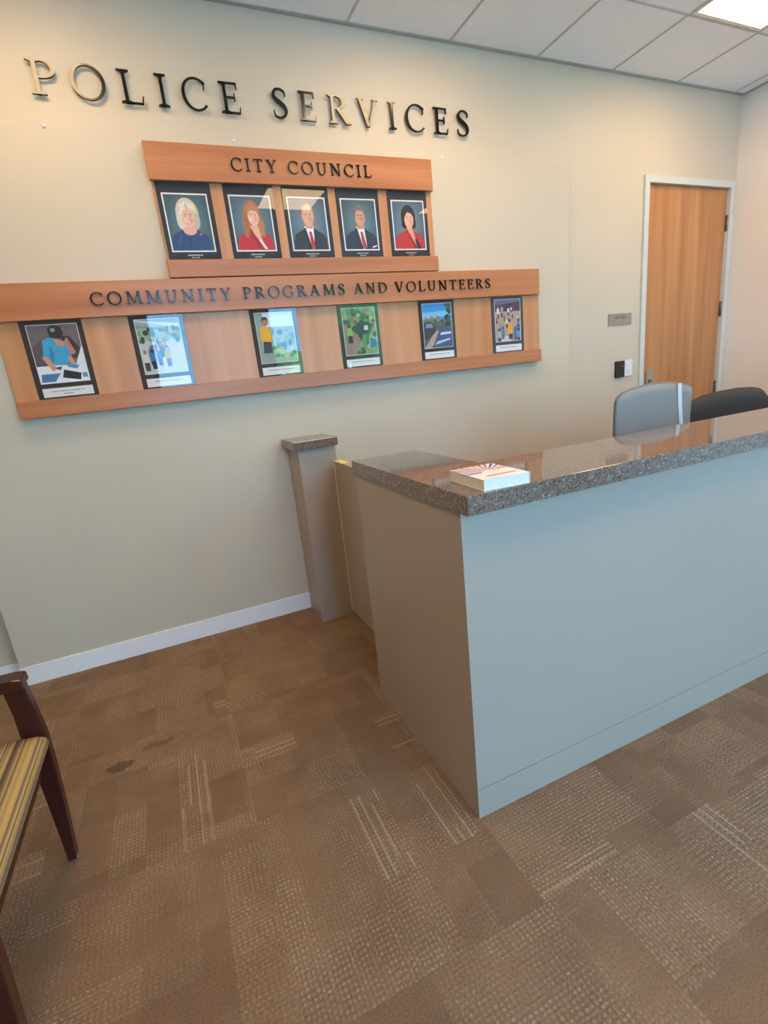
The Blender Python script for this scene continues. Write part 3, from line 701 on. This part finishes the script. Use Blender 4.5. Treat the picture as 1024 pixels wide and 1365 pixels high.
for k, (x, lab) in enumerate(up):
    t = thing('framed_portrait', lab + ' on the CITY COUNCIL board', 'portrait', (x, PY - 0.0202, zt_at(1.9340, x)), (0, TILT, 0), 'portraits on the CITY COUNCIL board')
    H = 0.3305
    box('mat_board', 0, PW, -0.003, 0, 0, H, M_MAT, t)
    z0, z1, a, b = 0.036, 0.286, 0.019, 0.221
    bm = bmesh.new(); e = 0.0062
    for q in ((a, b, z0, z0 + e), (a, b, z1 - e, z1), (a, a + e, z0 + e, z1 - e), (b - e, b, z0 + e, z1 - e)): bx(bm, q[0], q[1], -0.0042, -0.003, q[2], q[3])
    finish('white_border', bm, M_PAPER, t)
    print_mesh('portrait_print', port[k], a + e, b - e, z0 + e, z1 - e, t, -0.0031)
    npl = box('name_plate', PW / 2 - 0.048, PW / 2 + 0.048, -0.0042, -0.003, 0.006, 0.031, M_BLACK, t)
    text_bars(1, PW / 2 - 0.034, PW / 2 + 0.034, 0.0195, 0.0055, npl, M_GOLDTXT, -0.0043, 'name_text', k)
    text_bars(1, PW / 2 - 0.018, PW / 2 + 0.018, 0.0095, 0.0045, npl, M_GOLDTXT, -0.0043, 'name_text', k + 40)
    box('glass_pane', 0.0006, PW - 0.0006, -0.0080, -0.0062, 0.0006, H - 0.0006, M_ACRYLIC, t)

def crowd(seed, n, x0, x1, y0, y1, pal, s=0.06):
    rr = random.Random(seed); out = []
    for k in range(n):
        f = k / max(1, n - 1); cy = y1 + (y0 - y1) * f; cx = rr.uniform(x0, x1); q = s * (0.6 + 0.8 * f); c = rr.choice(pal)
        out += [P_(rr.choice([(40, 44, 60), (70, 90, 120), (60, 55, 50)]), (cx - q * 0.45, cy - q * 2.4), (cx + q * 0.45, cy - q * 2.4), (cx + q * 0.5, cy - q), (cx - q * 0.5, cy - q)),
                P_(c, (cx - q * 0.62, cy - q * 1.1), (cx + q * 0.62, cy - q * 1.1), (cx + q * 0.55, cy + q * 0.3), (cx - q * 0.55, cy + q * 0.3)),
                E_(cx, cy + q * 0.55, q * 0.32, q * 0.36, rr.choice([(205, 160, 135), (60, 45, 40), (150, 110, 85)]), n=10)]
    return out
def blobs(seed, n, x0, x1, y0, y1, pal, s):
    rr = random.Random(seed)
    return [E_(rr.uniform(x0, x1), rr.uniform(y0, y1), s * rr.uniform(0.5, 1.3), s * rr.uniform(0.4, 1.0), rr.choice(pal), n=9) for _ in range(n)]
GREENS = [(52, 84, 48), (84, 122, 66), (118, 150, 84), (38, 62, 44), (150, 170, 110)]
low = []
low.append([R_((112, 98, 104), 0, 0, 1, 1), P_((92, 76, 84), (0, 0.3), (0, 0.62), (0.22, 0.75), (0.22, 0.3)), P_((38, 40, 58), (0.60, 0.42), (0.62, 0.80), (0.80, 0.80), (0.98, 0.55), (1.0, 0.40)),
    P_((190, 120, 100), (0.58, 0.62), (0.74, 0.78), (0.86, 0.50), (0.74, 0.46)), P_((50, 160, 208), (0.18, 0.46), (0.24, 0.74), (0.42, 0.80), (0.66, 0.70), (0.74, 0.52), (0.66, 0.32), (0.34, 0.30)),
    P_((36, 130, 180), (0.34, 0.30), (0.42, 0.50), (0.36, 0.66), (0.30, 0.44)), P_((205, 140, 115), (0.46, 0.76), (0.66, 0.72), (0.64, 0.62), (0.52, 0.64)), P_((30, 28, 32), (0.40, 0.78), (0.40, 0.95), (0.52, 0.99), (0.66, 0.96), (0.70, 0.84), (0.60, 0.76)), E_(0.50, 0.91, 0.05, 0.035, (120, 170, 190), n=10),
    R_((232, 232, 240), 0, 0, 1, 0.30), P_((225, 228, 238), (0.80, 0.30), (1, 0.62), (1, 0.28)), P_((212, 145, 118), (0.14, 0.46), (0.26, 0.46), (0.40, 0.24), (0.30, 0.20)), P_((212, 145, 118), (0.66, 0.42), (0.74, 0.46), (0.80, 0.30), (0.70, 0.30)),
    P_((60, 120, 170), (0.02, 0.02), (0.05, 0.16), (0.44, 0.16), (0.30, 0.02)), P_((30, 28, 32), (0.46, 0.08), (0.52, 0.22), (0.86, 0.14), (0.82, 0.02)), P_((70, 140, 190), (0.60, 0.34), (0.86, 0.28), (0.80, 0.22), (0.62, 0.26)), P_((60, 60, 110), (0.34, 0.26), (0.50, 0.28), (0.46, 0.21)), P_((90, 150, 180), (0.88, 0.06), (0.98, 0.06), (0.98, 0.14), (0.88, 0.14))])
low.append([R_((190, 196, 196), 0, 0, 1, 1), R_((150, 165, 160), 0, 0.62, 1, 1), P_((214, 216, 216), (0, 0.96), (1, 0.84), (1, 0.90), (0, 1.0)), P_((120, 140, 140), (0, 0.86), (1, 0.76), (1, 0.79), (0, 0.90))] + blobs(3, 26, 0.0, 1, 0.60, 0.82, GREENS, 0.07)
    + [R_((205, 205, 206), 0.45, 0.0, 1, 0.52)] + crowd(5, 16, 0.05, 0.62, 0.34, 0.62, [(60, 110, 80), (70, 110, 160), (210, 205, 200), (190, 170, 90), (60, 60, 66)], 0.085))
low.append([R_((140, 158, 150), 0, 0, 1, 1), R_((215, 226, 232), 0.2, 0.72, 1, 1)] + blobs(8, 44, 0.25, 1, 0.10, 0.66, GREENS + [(180, 190, 150)], 0.075) + [P_((44, 50, 72), (0.10, 0.20), (0.14, 0.46), (0.34, 0.46), (0.32, 0.20)),
    P_((232, 172, 42), (0.06, 0.44), (0.08, 0.70), (0.22, 0.76), (0.38, 0.66), (0.36, 0.42)), E_(0.24, 0.82, 0.09, 0.075, (170, 120, 95)), P_((50, 40, 40), (0.14, 0.83), (0.18, 0.92), (0.30, 0.92), (0.34, 0.84), (0.24, 0.87))])
low.append([R_((150, 118, 106), 0, 0, 1, 1)] + blobs(11, 40, 0, 1, 0.70, 1.0, GREENS, 0.09) + [P_((44, 56, 60), (0.20, 0.56), (0.55, 0.74), (0.95, 0.64), (0.80, 0.44), (0.40, 0.44)), P_((200, 205, 205), (0.62, 0.52), (0.74, 0.52), (0.76, 0.62), (0.64, 0.62))]
    + blobs(12, 40, 0.42, 1, 0.02, 0.46, GREENS + [(190, 205, 120)], 0.075) + [P_((50, 92, 170), (0.76, 0.16), (0.96, 0.14), (0.96, 0.32), (0.80, 0.34)), P_((50, 50, 58), (0.10, 0.26), (0.12, 0.44), (0.24, 0.44), (0.24, 0.26)), P_((130, 170, 80), (0.08, 0.42), (0.10, 0.58), (0.24, 0.58), (0.26, 0.42)), E_(0.17, 0.63, 0.055, 0.05, (70, 50, 44))])
low.append([R_((52, 150, 214), 0, 0, 1, 1), P_((120, 190, 228), (0, 0.66), (1, 0.72), (1, 0.84), (0, 0.80)), R_((86, 92, 92), 0, 0, 1, 0.60)] + blobs(21, 20, 0, 0.75, 0.56, 0.68, [(74, 84, 60), (120, 110, 80), (160, 130, 90), (60, 74, 58)], 0.06) + blobs(22, 26, 0.78, 1.0, 0.5, 0.97, [(42, 62, 58), (60, 88, 78), (36, 50, 50)], 0.06)
    + [P_((52, 60, 74), (0, 0.20), (0, 0.56), (0.28, 0.58), (0.44, 0.46), (0.36, 0.20)), P_((120, 150, 175), (0.06, 0.46), (0.10, 0.55), (0.28, 0.55), (0.34, 0.46)), P_((60, 84, 130), (0.40, 0.10), (0.56, 0.46), (1, 0.42), (1, 0.0), (0.5, 0.0)), P_((178, 160, 146), (0.0, 0.0), (0.26, 0.26), (0.46, 0.40), (0.52, 0.36), (0.30, 0.06), (0.2, 0.0)),
    P_((180, 205, 228), (0.36, 0.06), (0.9, 0.16), (0.92, 0.20), (0.44, 0.14)), P_((205, 220, 235), (0.56, 0.28), (0.96, 0.30), (0.96, 0.35), (0.60, 0.34))])
low.append([R_((176, 150, 130), 0, 0, 1, 1), R_((56, 44, 62), 0, 0.72, 1, 1), R_((36, 30, 44), 0.40, 0.72, 0.66, 1.0), P_((110, 90, 130), (0, 0.88), (1, 0.94), (1, 1), (0, 1))] + crowd(31, 7, 0.10, 0.90, 0.76, 0.80, [(232, 232, 240), (222, 215, 225), (190, 110, 150)], 0.06)
    + crowd(32, 10, 0.06, 0.94, 0.50, 0.66, [(70, 80, 110), (190, 80, 80), (60, 60, 70), (210, 205, 200)], 0.055) + [P_((206, 200, 196), (0.20, 0.0), (0.60, 0.0), (0.56, 0.12), (0.30, 0.12))] + crowd(33, 6, 0.06, 0.30, 0.22, 0.36, [(90, 150, 190), (150, 180, 170), (70, 120, 170)], 0.085)
    + crowd(34, 7, 0.74, 0.96, 0.20, 0.42, [(60, 100, 170), (50, 80, 150), (90, 140, 190)], 0.085) + [P_((44, 40, 60), (0.50, 0.04), (0.52, 0.20), (0.66, 0.20), (0.66, 0.04)), P_((226, 160, 40), (0.47, 0.16), (0.48, 0.40), (0.56, 0.46), (0.64, 0.42), (0.68, 0.18)), E_(0.56, 0.50, 0.045, 0.042, (60, 44, 40))])
lo = [(-0.486, 'photograph of a person in cap and light blue shirt writing'), (-0.052, 'photograph of a pale covered walkway with a line of people'), (0.511, 'photograph of a person in yellow shirt beside green plants'),
      (0.985, 'photograph of garden work with green foliage and red soil'), (1.486, 'photograph of a street and parked car under blue sky'), (2.000, 'photograph of an outdoor crowd with one yellow jacket')]
for k, (x, lab) in enumerate(lo):
    t = thing('framed_photograph', lab + ', lower board', 'photograph', (x, PY - 0.0202, zt_at(1.3655, x)), (0, TILT, 0), 'photographs on the lower display board')
    H = 0.3335
    box('mat_board', 0, PW, -0.003, 0, 0, H, M_MAT2, t)
    z0, z1, a, b = 0.066, 0.318, 0.022, 0.221; e = 0.0025
    bm = bmesh.new()
    for q in ((a, b, z0, z0 + e), (a, b, z1 - e, z1), (a, a + e, z0 + e, z1 - e), (b - e, b, z0 + e, z1 - e)): bx(bm, q[0], q[1], -0.0042, -0.003, q[2], q[3])
    finish('white_border', bm, M_PAPER, t)
    print_mesh('photo_print', low[k], a + e, b - e, z0 + e, z1 - e, t, -0.0031)
    cd = box('caption_card', 0.021, 0.223, -0.0042, -0.003, 0.007, 0.046, M_PAPER, t)
    text_bars(1, 0.055, 0.19, 0.029, 0.0048, cd, M_GREYTXT, -0.0043, 'caption_text', k + 80)
    if k == 0: text_bars(1, 0.10, 0.14, 0.0165, 0.0048, cd, M_GREYTXT, -0.0043, 'caption_text', k + 90)
    box('glass_pane', 0.0006, PW - 0.0006, -0.0080, -0.0062, 0.0006, H - 0.0006, M_GLASS, t)

# tiny shiny clips along the top of the raised panel
for k, (x, lab) in enumerate(((-0.209, 'tiny shiny screw cover below the letter P of POLICE'), (0.569, 'tiny shiny screw cover above the CITY COUNCIL board'), (1.716, 'tiny shiny screw cover right of the CITY COUNCIL board'))):
    t = thing('screw_cover', lab, 'screw cover', (x, PY, 2.455), group='screw covers on the raised wall panel')
    bm = bmesh.new(); tube(bm, [(0, 0, 0), (0, -0.003, 0), (0, -0.0055, 0)], [0.0075, 0.0075, 0.004], 14); finish('cap', bm, M_WHITE, t)
    bm = bmesh.new(); bx(bm, -0.0032, 0.0032, -0.0062, -0.0054, -0.0006, 0.0006); finish('slot', bm, M_STEEL, t)

# ------------------------------------------------------------------ door-side wall fittings
t = thing('room_sign', 'taupe STAFF ONLY sign plate on the wall left of the door', 'sign', (3.092, 0.0, 1.494))
box('plate', 0, 0.228, -0.008, 0, 0, 0.079, M_TAUPE, t, bevel=0.0015)
M_DARKTXT = plain('dark_sign_lettering', (0.06, 0.05, 0.045), 0.5)
x = 0.055
for ch in 'STAFF ONLY':
    if ch == ' ': x += 0.008; continue
    gw = GLYPHS[ch]()[0]; h = 0.017; me = glyph_mesh(ch, gw * h * 0.78, h, 0.001); link('letter', me, M_DARKTXT, t, (x, -0.008, 0.042)); x += gw * h * 0.78 + 0.002
t = thing('card_reader', 'black card reader with a small red light left of the door', 'card reader', (3.165, 0.0, 1.117))
box('housing', 0, 0.085, -0.02, 0, 0, 0.119, M_BLACK, t, bevel=0.004)
lm = NT('red_indicator'); lm.col((0.6, 0.05, 0.02)); lm.b.inputs['Emission Color'].default_value = (1, 0.12, 0.03, 1); lm.b.inputs['Emission Strength'].default_value = 1.2
box('indicator_light', 0.056, 0.066, -0.0212, -0.0198, 0.078, 0.083, lm.m, t)
t = thing('wall_switch', 'white switch plate between the black card reader and the door', 'switch', (3.264, 0.0, 1.120))
box('plate', 0, 0.080, -0.008, 0, 0, 0.119, M_WHITE, t, bevel=0.002)
box('rocker', 0.024, 0.056, -0.012, -0.008, 0.028, 0.092, M_WHITE, t, bevel=0.0015)
box('indicator', 0.036, 0.044, -0.0125, -0.0118, 0.032, 0.036, M_DKSTEEL, t)

# ------------------------------------------------------------------ reception counter
CX0, CY0, CYB, CXI = 0.630, -1.8144, -1.0773, 0.86
HS, TS = 1.0069, 0.0503
t = thing('reception_counter', 'grey painted L-shaped reception counter wall under the granite top', 'counter', (CX0, CY0, 0))
bm = bmesh.new()
prism_xy(bm, [(0, 0.0), (XR - CX0 - 0.001, 0.0), (XR - CX0 - 0.001, 0.24), (CXI - CX0, 0.24), (CXI - CX0, CYB - CY0), (0, CYB - CY0)], 0.1029, HS - TS)
prism_xy(bm, [(0.0, 0.010), (XR - CX0 - 0.001, 0.010), (XR - CX0 - 0.001, 0.24), (CXI - CX0, 0.24), (CXI - CX0, CYB - CY0), (0.0, CYB - CY0)], 0.0, 0.1029)
finish('body', bm, M_COUNTER, t)
box('base_board', 0.0, XR - CX0 - 0.001, 0.0, 0.010, 0.0, 0.1009, M_COUNTER, t)
bm = bmesh.new()
prism_xy(bm, [(0.6225, -1.8623), (XR - 0.001, -1.8623), (XR - 0.001, -1.5184), (0.893, -1.5184), (0.893, -1.0688), (0.6225, -1.0688)], HS - TS, HS, 0, 0.0015)
ct = finish('countertop', bm, M_GRANITE)
tag(ct, 'polished speckled granite top running along the reception counter', 'countertop')

# half-height post against the wall with its granite cap, and the low swing gate
t = thing('half_wall_post', 'short painted half wall standing against the sign wall under a granite cap', 'half wall', (0.603, PY, 0))
box('body', 0, 0.204, -0.235, -0.0065, 0, 0.983, M_COUNTER, t)
cap = box('stone_cap', -0.026, 0.214, -0.261, 0.0, 0.983, 1.0262, M_GRANITE, t, bevel=0.0025); cap['label'] = 'speckled granite cap'
t = thing('swing_gate', 'low painted gate between the half wall and the reception counter', 'gate', (0.786, -0.32, 0))
box('panel', 0.0, 0.040, -0.735, 0.0, 0.030, 0.898, M_COUNTER, t, bevel=0.001)
es = box('edge_strip', -0.002, 0.004, -0.010, 0.0022, 0.030, 0.899, plain('pale_edge_band', (0.80, 0.72, 0.58), 0.5), t)
tp = box('tape', 0.0, 0.040, -0.13, -0.01, 0.898, 0.8992, M_YELLOW, t); tp['label'] = 'yellow tape'
for z in (0.2, 0.75): 
    bm = bmesh.new(); cyl(bm, 0.044, 0.000, z - 0.04, z + 0.04, 0.005, seg=10); finish('hinge', bm, M_DKSTEEL, t)

# paperback on the counter
t = thing('paperback_book', 'thick white paperback with a red and blue sunburst cover on the granite top', 'book', (0.681, -1.848, HS), (0, 0, -0.06))
BW, BD, BT = 0.134, 0.176, 0.028
box('page_block', 0.0015, BW - 0.001, 0.0015, BD - 0.0015, 0.0008, BT - 0.0008, M_PAGES, t)
bm = bmesh.new(); bx(bm, 0, BW, 0, BD, BT - 0.0008, BT); bx(bm, 0, BW, 0, BD, 0, 0.0008); bx(bm, BW - 0.001, BW, 0, BD, 0.0008, BT - 0.0008); cv = finish('cover', bm, M_COVER, t)
bm = bmesh.new(); mats = [ink((205, 70, 50)), ink((70, 62, 130)), ink((232, 120, 70)), ink((60, 90, 150))]
cx_, cy_ = BW * 0.52, BD * 0.52
for k in range(15):
    a0 = math.radians(2 + k * 12); a1 = a0 + math.radians(5.5)
    def hit(a):
        c, s = math.cos(a), math.sin(a); tt = min([(BW * (1 if c > 0 else 0) - cx_) / c if abs(c) > 1e-6 else 9, (BD - cy_) / s if s > 1e-6 else 9]); tt = min(v for v in [abs((BW - cx_) / c) if c > 1e-6 else (abs(cx_ / c) if c < -1e-6 else 9), (BD - cy_) / s if s > 1e-6 else 9])
        return (cx_ + c * tt, cy_ + s * tt)
    p0 = (cx_ + 0.012 * math.cos(a0), cy_ + 0.012 * math.sin(a0)); p1 = (cx_ + 0.012 * math.cos(a1), cy_ + 0.012 * math.sin(a1)); p2 = hit(a1); p3 = hit(a0)
    f = bm.faces.new([bm.verts.new((p[0], p[1], BT + 0.0001)) for p in (p0, p3, p2, p1)]); f.material_index = (k * 7 + k // 4) % 4
for (x0, y0, x1, y1, mi) in ((0.0, BD * 0.44, 0.045, BD * 0.50, 3), (0.030, BD * 0.175, 0.118, BD * 0.225, 0)):
    f = bm.faces.new([bm.verts.new(p) for p in ((x0, y0, BT + 0.00012), (x1, y0, BT + 0.00012), (x1, y1, BT + 0.00012), (x0, y1, BT + 0.00012))]); f.material_index = mi
finish('cover_print', bm, mats, cv)

# ------------------------------------------------------------------ office chairs behind the counter (seen from behind)
def office_chair(label, loc, rotz, outline, zbot, back_mat, rim_mat, curve, thick, mesh_like):
    """outline: list of (x, z) along the top from left to right; chair faces +y"""
    t = thing('office_chair', label, 'chair', loc, (0, 0, rotz))
    xs = [p[0] for p in outline]; xm = (xs[0] + xs[-1]) / 2; hwid = (xs[-1] - xs[0]) / 2
    N, R = 28, 14; bm = bmesh.new(); grid = [[], []]
    def top(x):
        for (a, za), (b, zb) in zip(outline, outline[1:]):
            if a <= x <= b: return za + (zb - za) * (x - a) / (b - a)
        return outline[-1][1]
    for s in (0, 1):
        for j in range(R + 1):
            row = []
            for i in range(N + 1):
                x = xs[0] + (xs[-1] - xs[0]) * (0.5 - 0.5 * math.cos(PI * i / N)); v = j / R
                zz = zbot + (top(x) - zbot) * v; u = (x - xm) / hwid
                edge = min(1.0, 6 * (1 - abs(u)), 8 * (1 - v), 8 * v)
                th = thick * math.sqrt(max(0.04, edge * (2 - edge)) if edge < 1 else 1)
                xx = xm + (x - xm) * (0.86 + 0.14 * min(1, v * 1.8))
                y = curve * (u * u) - 0.05 * (v - 0.5) ** 2 + 0.02 * v + (th / 2 if s else -th / 2)
                row.append(bm.verts.new((xx, y, zz)))
            grid[s].append(row)
    for s in (0, 1):
        for j in range(R):
            for i in range(N):
                q = (grid[s][j][i], grid[s][j][i + 1], grid[s][j + 1][i + 1], grid[s][j + 1][i])
                bm.faces.new(q if s == 0 else q[::-1])
    for i in range(N):
        bm.faces.new((grid[0][R][i], grid[0][R][i + 1], grid[1][R][i + 1], grid[1][R][i])); bm.faces.new((grid[0][0][i + 1], grid[0][0][i], grid[1][0][i], grid[1][0][i + 1]))
    for j in range(R):
        bm.faces.new((grid[0][j][0], grid[0][j + 1][0], grid[1][j + 1][0], grid[1][j][0])); bm.faces.new((grid[0][j + 1][N], grid[0][j][N], grid[1][j][N], grid[1][j + 1][N]))
    rim = [v.co.copy() for v in ([grid[0][j][0] for j in range(R + 1)] + [grid[0][R][i] for i in range(1, N + 1)] + [grid[0][j][N] for j in range(R - 1, -1, -1)])]
    bmesh.ops.recalc_face_normals(bm, faces=bm.faces)
    finish('backrest', bm, back_mat, t, smooth=True)
    if mesh_like:
        bm = bmesh.new(); tube(bm, [p + Vector((0, thick / 2, 0)) for p in rim], 0.007, 8); finish('back_frame', bm, rim_mat, t)
    # seat, lift column, five-legged base on castors
    zs = 0.48; bm = bmesh.new(); pts = []
    for k in range(28):
        a = 2 * PI * k / 28; c, s_ = math.cos(a), math.sin(a)
        pts.append((xm + 0.25 * math.copysign(abs(c) ** 0.55, c), 0.28 + 0.24 * math.copysign(abs(s_) ** 0.55, s_)))
    prism_xy(bm, pts, zs - 0.07, zs, 0, 0.015); finish('seat', bm, M_DKFABRIC if not mesh_like else plain('grey_seat_fabric', (0.20, 0.21, 0.23), 0.9), t)
    bm = bmesh.new(); tube(bm, [(xm, 0.10, zs - 0.075), (xm, -0.01, zs - 0.02), (xm, -0.035, zs + 0.10), (xm, -0.02, zbot + 0.10)], 0.022, 10); finish('back_spine', bm, M_BLACK, t)
    bm = bmesh.new(); cyl(bm, xm, 0.28, 0.10, zs - 0.07, 0.028); finish('lift_column', bm, M_DKSTEEL, t)
    for d in (-1, 1):
        bm = bmesh.new(); tube(bm, [(xm + d * 0.22, 0.28, zs - 0.05), (xm + d * 0.262, 0.26, zs - 0.03), (xm + d * 0.265, 0.25, zs + 0.15)], 0.014, 8)
        bx(bm, xm + d * 0.255 - 0.03, xm + d * 0.255 + 0.03, 0.14, 0.38, zs + 0.15, zs + 0.18, 0, 0.008); finish('armrest', bm, M_BLACK, t)
    for k in range(5):
        a = 2 * PI * k / 5 + 0.3; ex, ey = xm + 0.25 * math.cos(a), 0.28 + 0.25 * math.sin(a)
        bm = bmesh.new(); tube(bm, [(xm, 0.28, 0.12), (ex, ey, 0.075)], [0.026, 0.016], 8); lg = finish('base_leg', bm, M_BLACK, t)
        bm = bmesh.new(); tube(bm, [(ex - 0.02 * math.sin(a), ey + 0.02 * math.cos(a), 0.0285), (ex + 0.02 * math.sin(a), ey - 0.02 * math.cos(a), 0.0285)], 0.028, 14)
        finish('castor', bm, M_RUBBER, lg)
    return t
gx0, gx1 = 1.860, 2.362
oc1 = office_chair('office chair with pale grey mesh back and white strip behind the counter', (2.135, -1.195, 0), 0.0,
    [(-0.251, 1.085), (-0.243, 1.100), (-0.22, 1.119), (-0.17, 1.132), (-0.115, 1.138), (-0.03, 1.141), (0.05, 1.138), (0.10, 1.131), (0.16, 1.122), (0.225, 1.108), (0.240, 1.102), (0.251, 1.088)], 0.62, M_MESHGREY, M_MESHRIM, 0.02, 0.016, True)
bm = bmesh.new(); rows = []
for j in range(11):
    v = j / 10; z = 0.66 + (1.131 - 0.66) * v; xc = 0.205 - 0.085 * v; vv = (z - 0.62) / (1.131 - 0.62); u = xc / 0.251
    y = 0.02 * u * u - 0.05 * (vv - 0.5) ** 2 + 0.02 * vv - 0.013
    rows.append([bm.verts.new((xc - 0.013, y, z)), bm.verts.new((xc + 0.013, y, z)), bm.verts.new((xc + 0.013, y + 0.003, z)), bm.verts.new((xc - 0.013, y + 0.003, z))])
for a, b in zip(rows, rows[1:]):
    for k in range(4): bm.faces.new((a[k], a[(k + 1) % 4], b[(k + 1) % 4], b[k]))
bm.faces.new(rows[-1]); bm.faces.new(rows[0][::-1])
bmesh.ops.recalc_face_normals(bm, faces=bm.faces)
st = finish('back_strip', bm, M_WHITE, oc1); st['label'] = 'narrow white strip'
oc2 = office_chair('dark brown padded office chair behind the counter, right of the grey one', (2.785, -1.14, 0), 0.0,
    [(-0.345, 0.93), (-0.335, 0.985), (-0.30, 1.020), (-0.24, 1.041), (-0.14, 1.054), (0.0, 1.058), (0.13, 1.050), (0.22, 1.035), (0.29, 1.010), (0.335, 0.975), (0.350, 0.93)], 0.56, M_DKFABRIC, M_BLACK, 0.05, 0.075, False)

# ------------------------------------------------------------------ waiting-room armchair at the left
t = thing('armchair', 'dark cherry armchair with a gold striped seat at the left edge', 'chair', (-0.49, -1.60, 0))
ox, oy = -0.49, -1.60
FP = [(-0.512, 0.006), (-0.490, 0.006), (-0.478, 0.18), (-0.470, 0.32), (-0.467, 0.43), (-0.474, 0.53), (-0.480, 0.595), (-0.530, 0.595), (-0.524, 0.52), (-0.524, 0.45), (-0.520, 0.36), (-0.517, 0.29), (-0.514, 0.15)]
for y0, y1 in ((-1.348, -1.313), (-1.902, -1.867)):
    bm = bmesh.new(); prism_xz(bm, [(x - ox, z) for x, z in FP], y0 - oy, y1 - oy, 0, 0.003); lg = finish('front_leg', bm, M_CHERRY, t)
    bm = bmesh.new(); cyl(bm, -0.501 - ox, (y0 + y1) / 2 - oy, 0.0, 0.006, 0.010, seg=12); finish('glide', bm, plain('pale_chair_glide', (0.6, 0.6, 0.6), 0.5), lg)
    bm = bmesh.new()
    prism_xz(bm, [(-0.476 - ox, 0.598), (-0.478 - ox, 0.622), (-0.50 - ox, 0.627), (-0.80 - ox, 0.632), (-1.06 - ox, 0.635), (-1.06 - ox, 0.605), (-0.80 - ox, 0.602), (-0.53 - ox, 0.595)], y0 - oy - 0.012, y1 - oy + 0.012, 0, 0.004)
    finish('arm', bm, M_CHERRY, t)
    bm = bmesh.new()
    prism_xz(bm, [(-1.10 - ox, 0.0), (-1.075 - ox, 0.0), (-1.03 - ox, 0.40), (-1.06 - ox, 0.62), (-1.12 - ox, 0.86), (-1.15 - ox, 0.86), (-1.10 - ox, 0.60), (-1.075 - ox, 0.40)], y0 - oy, y1 - oy, 0, 0.003)
    finish('rear_leg', bm, M_CHERRY, t)
    box('side_rail', -1.05 - ox, -0.53 - ox, (y0 + y1) / 2 - oy - 0.010, (y0 + y1) / 2 - oy + 0.010, 0.335, 0.395, M_CHERRY, t)
box('front_rail', -0.515 - ox, -0.493 - ox, -1.866 - oy, -1.349 - oy, 0.335, 0.395, M_CHERRY, t, bevel=0.002)
bm = bmesh.new()
prof = [(-1.03, 0.398), (-0.50, 0.398), (-0.476, 0.402), (-0.464, 0.412), (-0.459, 0.424), (-0.463, 0.436), (-0.478, 0.446), (-0.51, 0.452), (-0.60, 0.460), (-0.75, 0.464), (-0.95, 0.458), (-1.03, 0.445)]
ys = [-1.866, -1.858, -1.845, -1.81, -1.75, -1.60, -1.46, -1.40, -1.37, -1.357, -1.349]; sc = [0.975, 0.992, 1, 1, 1, 1, 1, 1, 1, 0.992, 0.975]
rings = [[bm.verts.new(((-0.75 + (x + 0.75) * s) - ox, y - oy, 0.42 + (z - 0.42) * (s if s == 1 else s - 0.15))) for x, z in prof] for y, s in zip(ys, sc)]
for a, b in zip(rings, rings[1:]):
    for k in range(len(prof)): bm.faces.new((a[k], a[(k + 1) % len(prof)], b[(k + 1) % len(prof)], b[k])).smooth = True
bm.faces.new(rings[0][::-1]); bm.faces.new(rings[-1]); bmesh.ops.recalc_face_normals(bm, faces=bm.faces)
finish('seat_cushion', bm, M_STRIPE, t)
bm = bmesh.new(); prism_xz(bm, [(-1.045 - ox, 0.50), (-1.005 - ox, 0.50), (-1.02 - ox, 0.66), (-1.075 - ox, 0.855), (-1.12 - ox, 0.855), (-1.07 - ox, 0.66)], -1.864 - oy, -1.351 - oy, 0, 0.008)
finish('backrest', bm, M_STRIPE, t)

# ------------------------------------------------------------------ outside the window wall
struct(box('ground', -30, 34, -40, YF - 0.2, -0.25, -0.15, M_ASPHALT))
def tree(x, y, h, r, seed, leaf, label):
    rr = random.Random(seed); t = thing('tree', label, 'tree', (x, y, -0.15), group='trees outside the windows')
    bm = bmesh.new(); tube(bm, [(0, 0, 0), (0.05, 0, h * 0.3), (0.0, 0.05, h * 0.6)], [0.16, 0.12, 0.07], 10); finish('trunk', bm, M_BARK, t)
    bm = bmesh.new()
    for k in range(16):
        a = rr.uniform(0, 2 * PI); d = rr.uniform(0, r * 0.75); z = h * rr.uniform(0.35, 0.95); s = r * rr.uniform(0.3, 0.52)
        g = bmesh.ops.create_icosphere(bm, subdivisions=2, radius=s, matrix=Matrix.Translation((d * math.cos(a), d * math.sin(a), z)))
        for v in g['verts']: v.co += Vector((rr.uniform(-1, 1), rr.uniform(-1, 1), rr.uniform(-1, 1))) * s * 0.13
    finish('crown', bm, leaf, t)
tree(-2.6, -13.0, 4.2, 1.5, 1, M_LEAF, 'round dark green tree outside, left of the windows')
tree(1.9, -12.5, 2.3, 0.9, 5, M_LEAF2, 'low yellow-green shrub tree outside the left window')
tree(3.7, -11.5, 2.5, 1.0, 2, M_LEAF2, 'small yellow-green tree outside between the windows')
tree(6.0, -12.0, 4.0, 1.5, 3, M_LEAF, 'dark green tree outside the right window')
tree(9.6, -11.5, 3.6, 1.5, 4, M_LEAF2, 'yellow-green tree outside, far right')
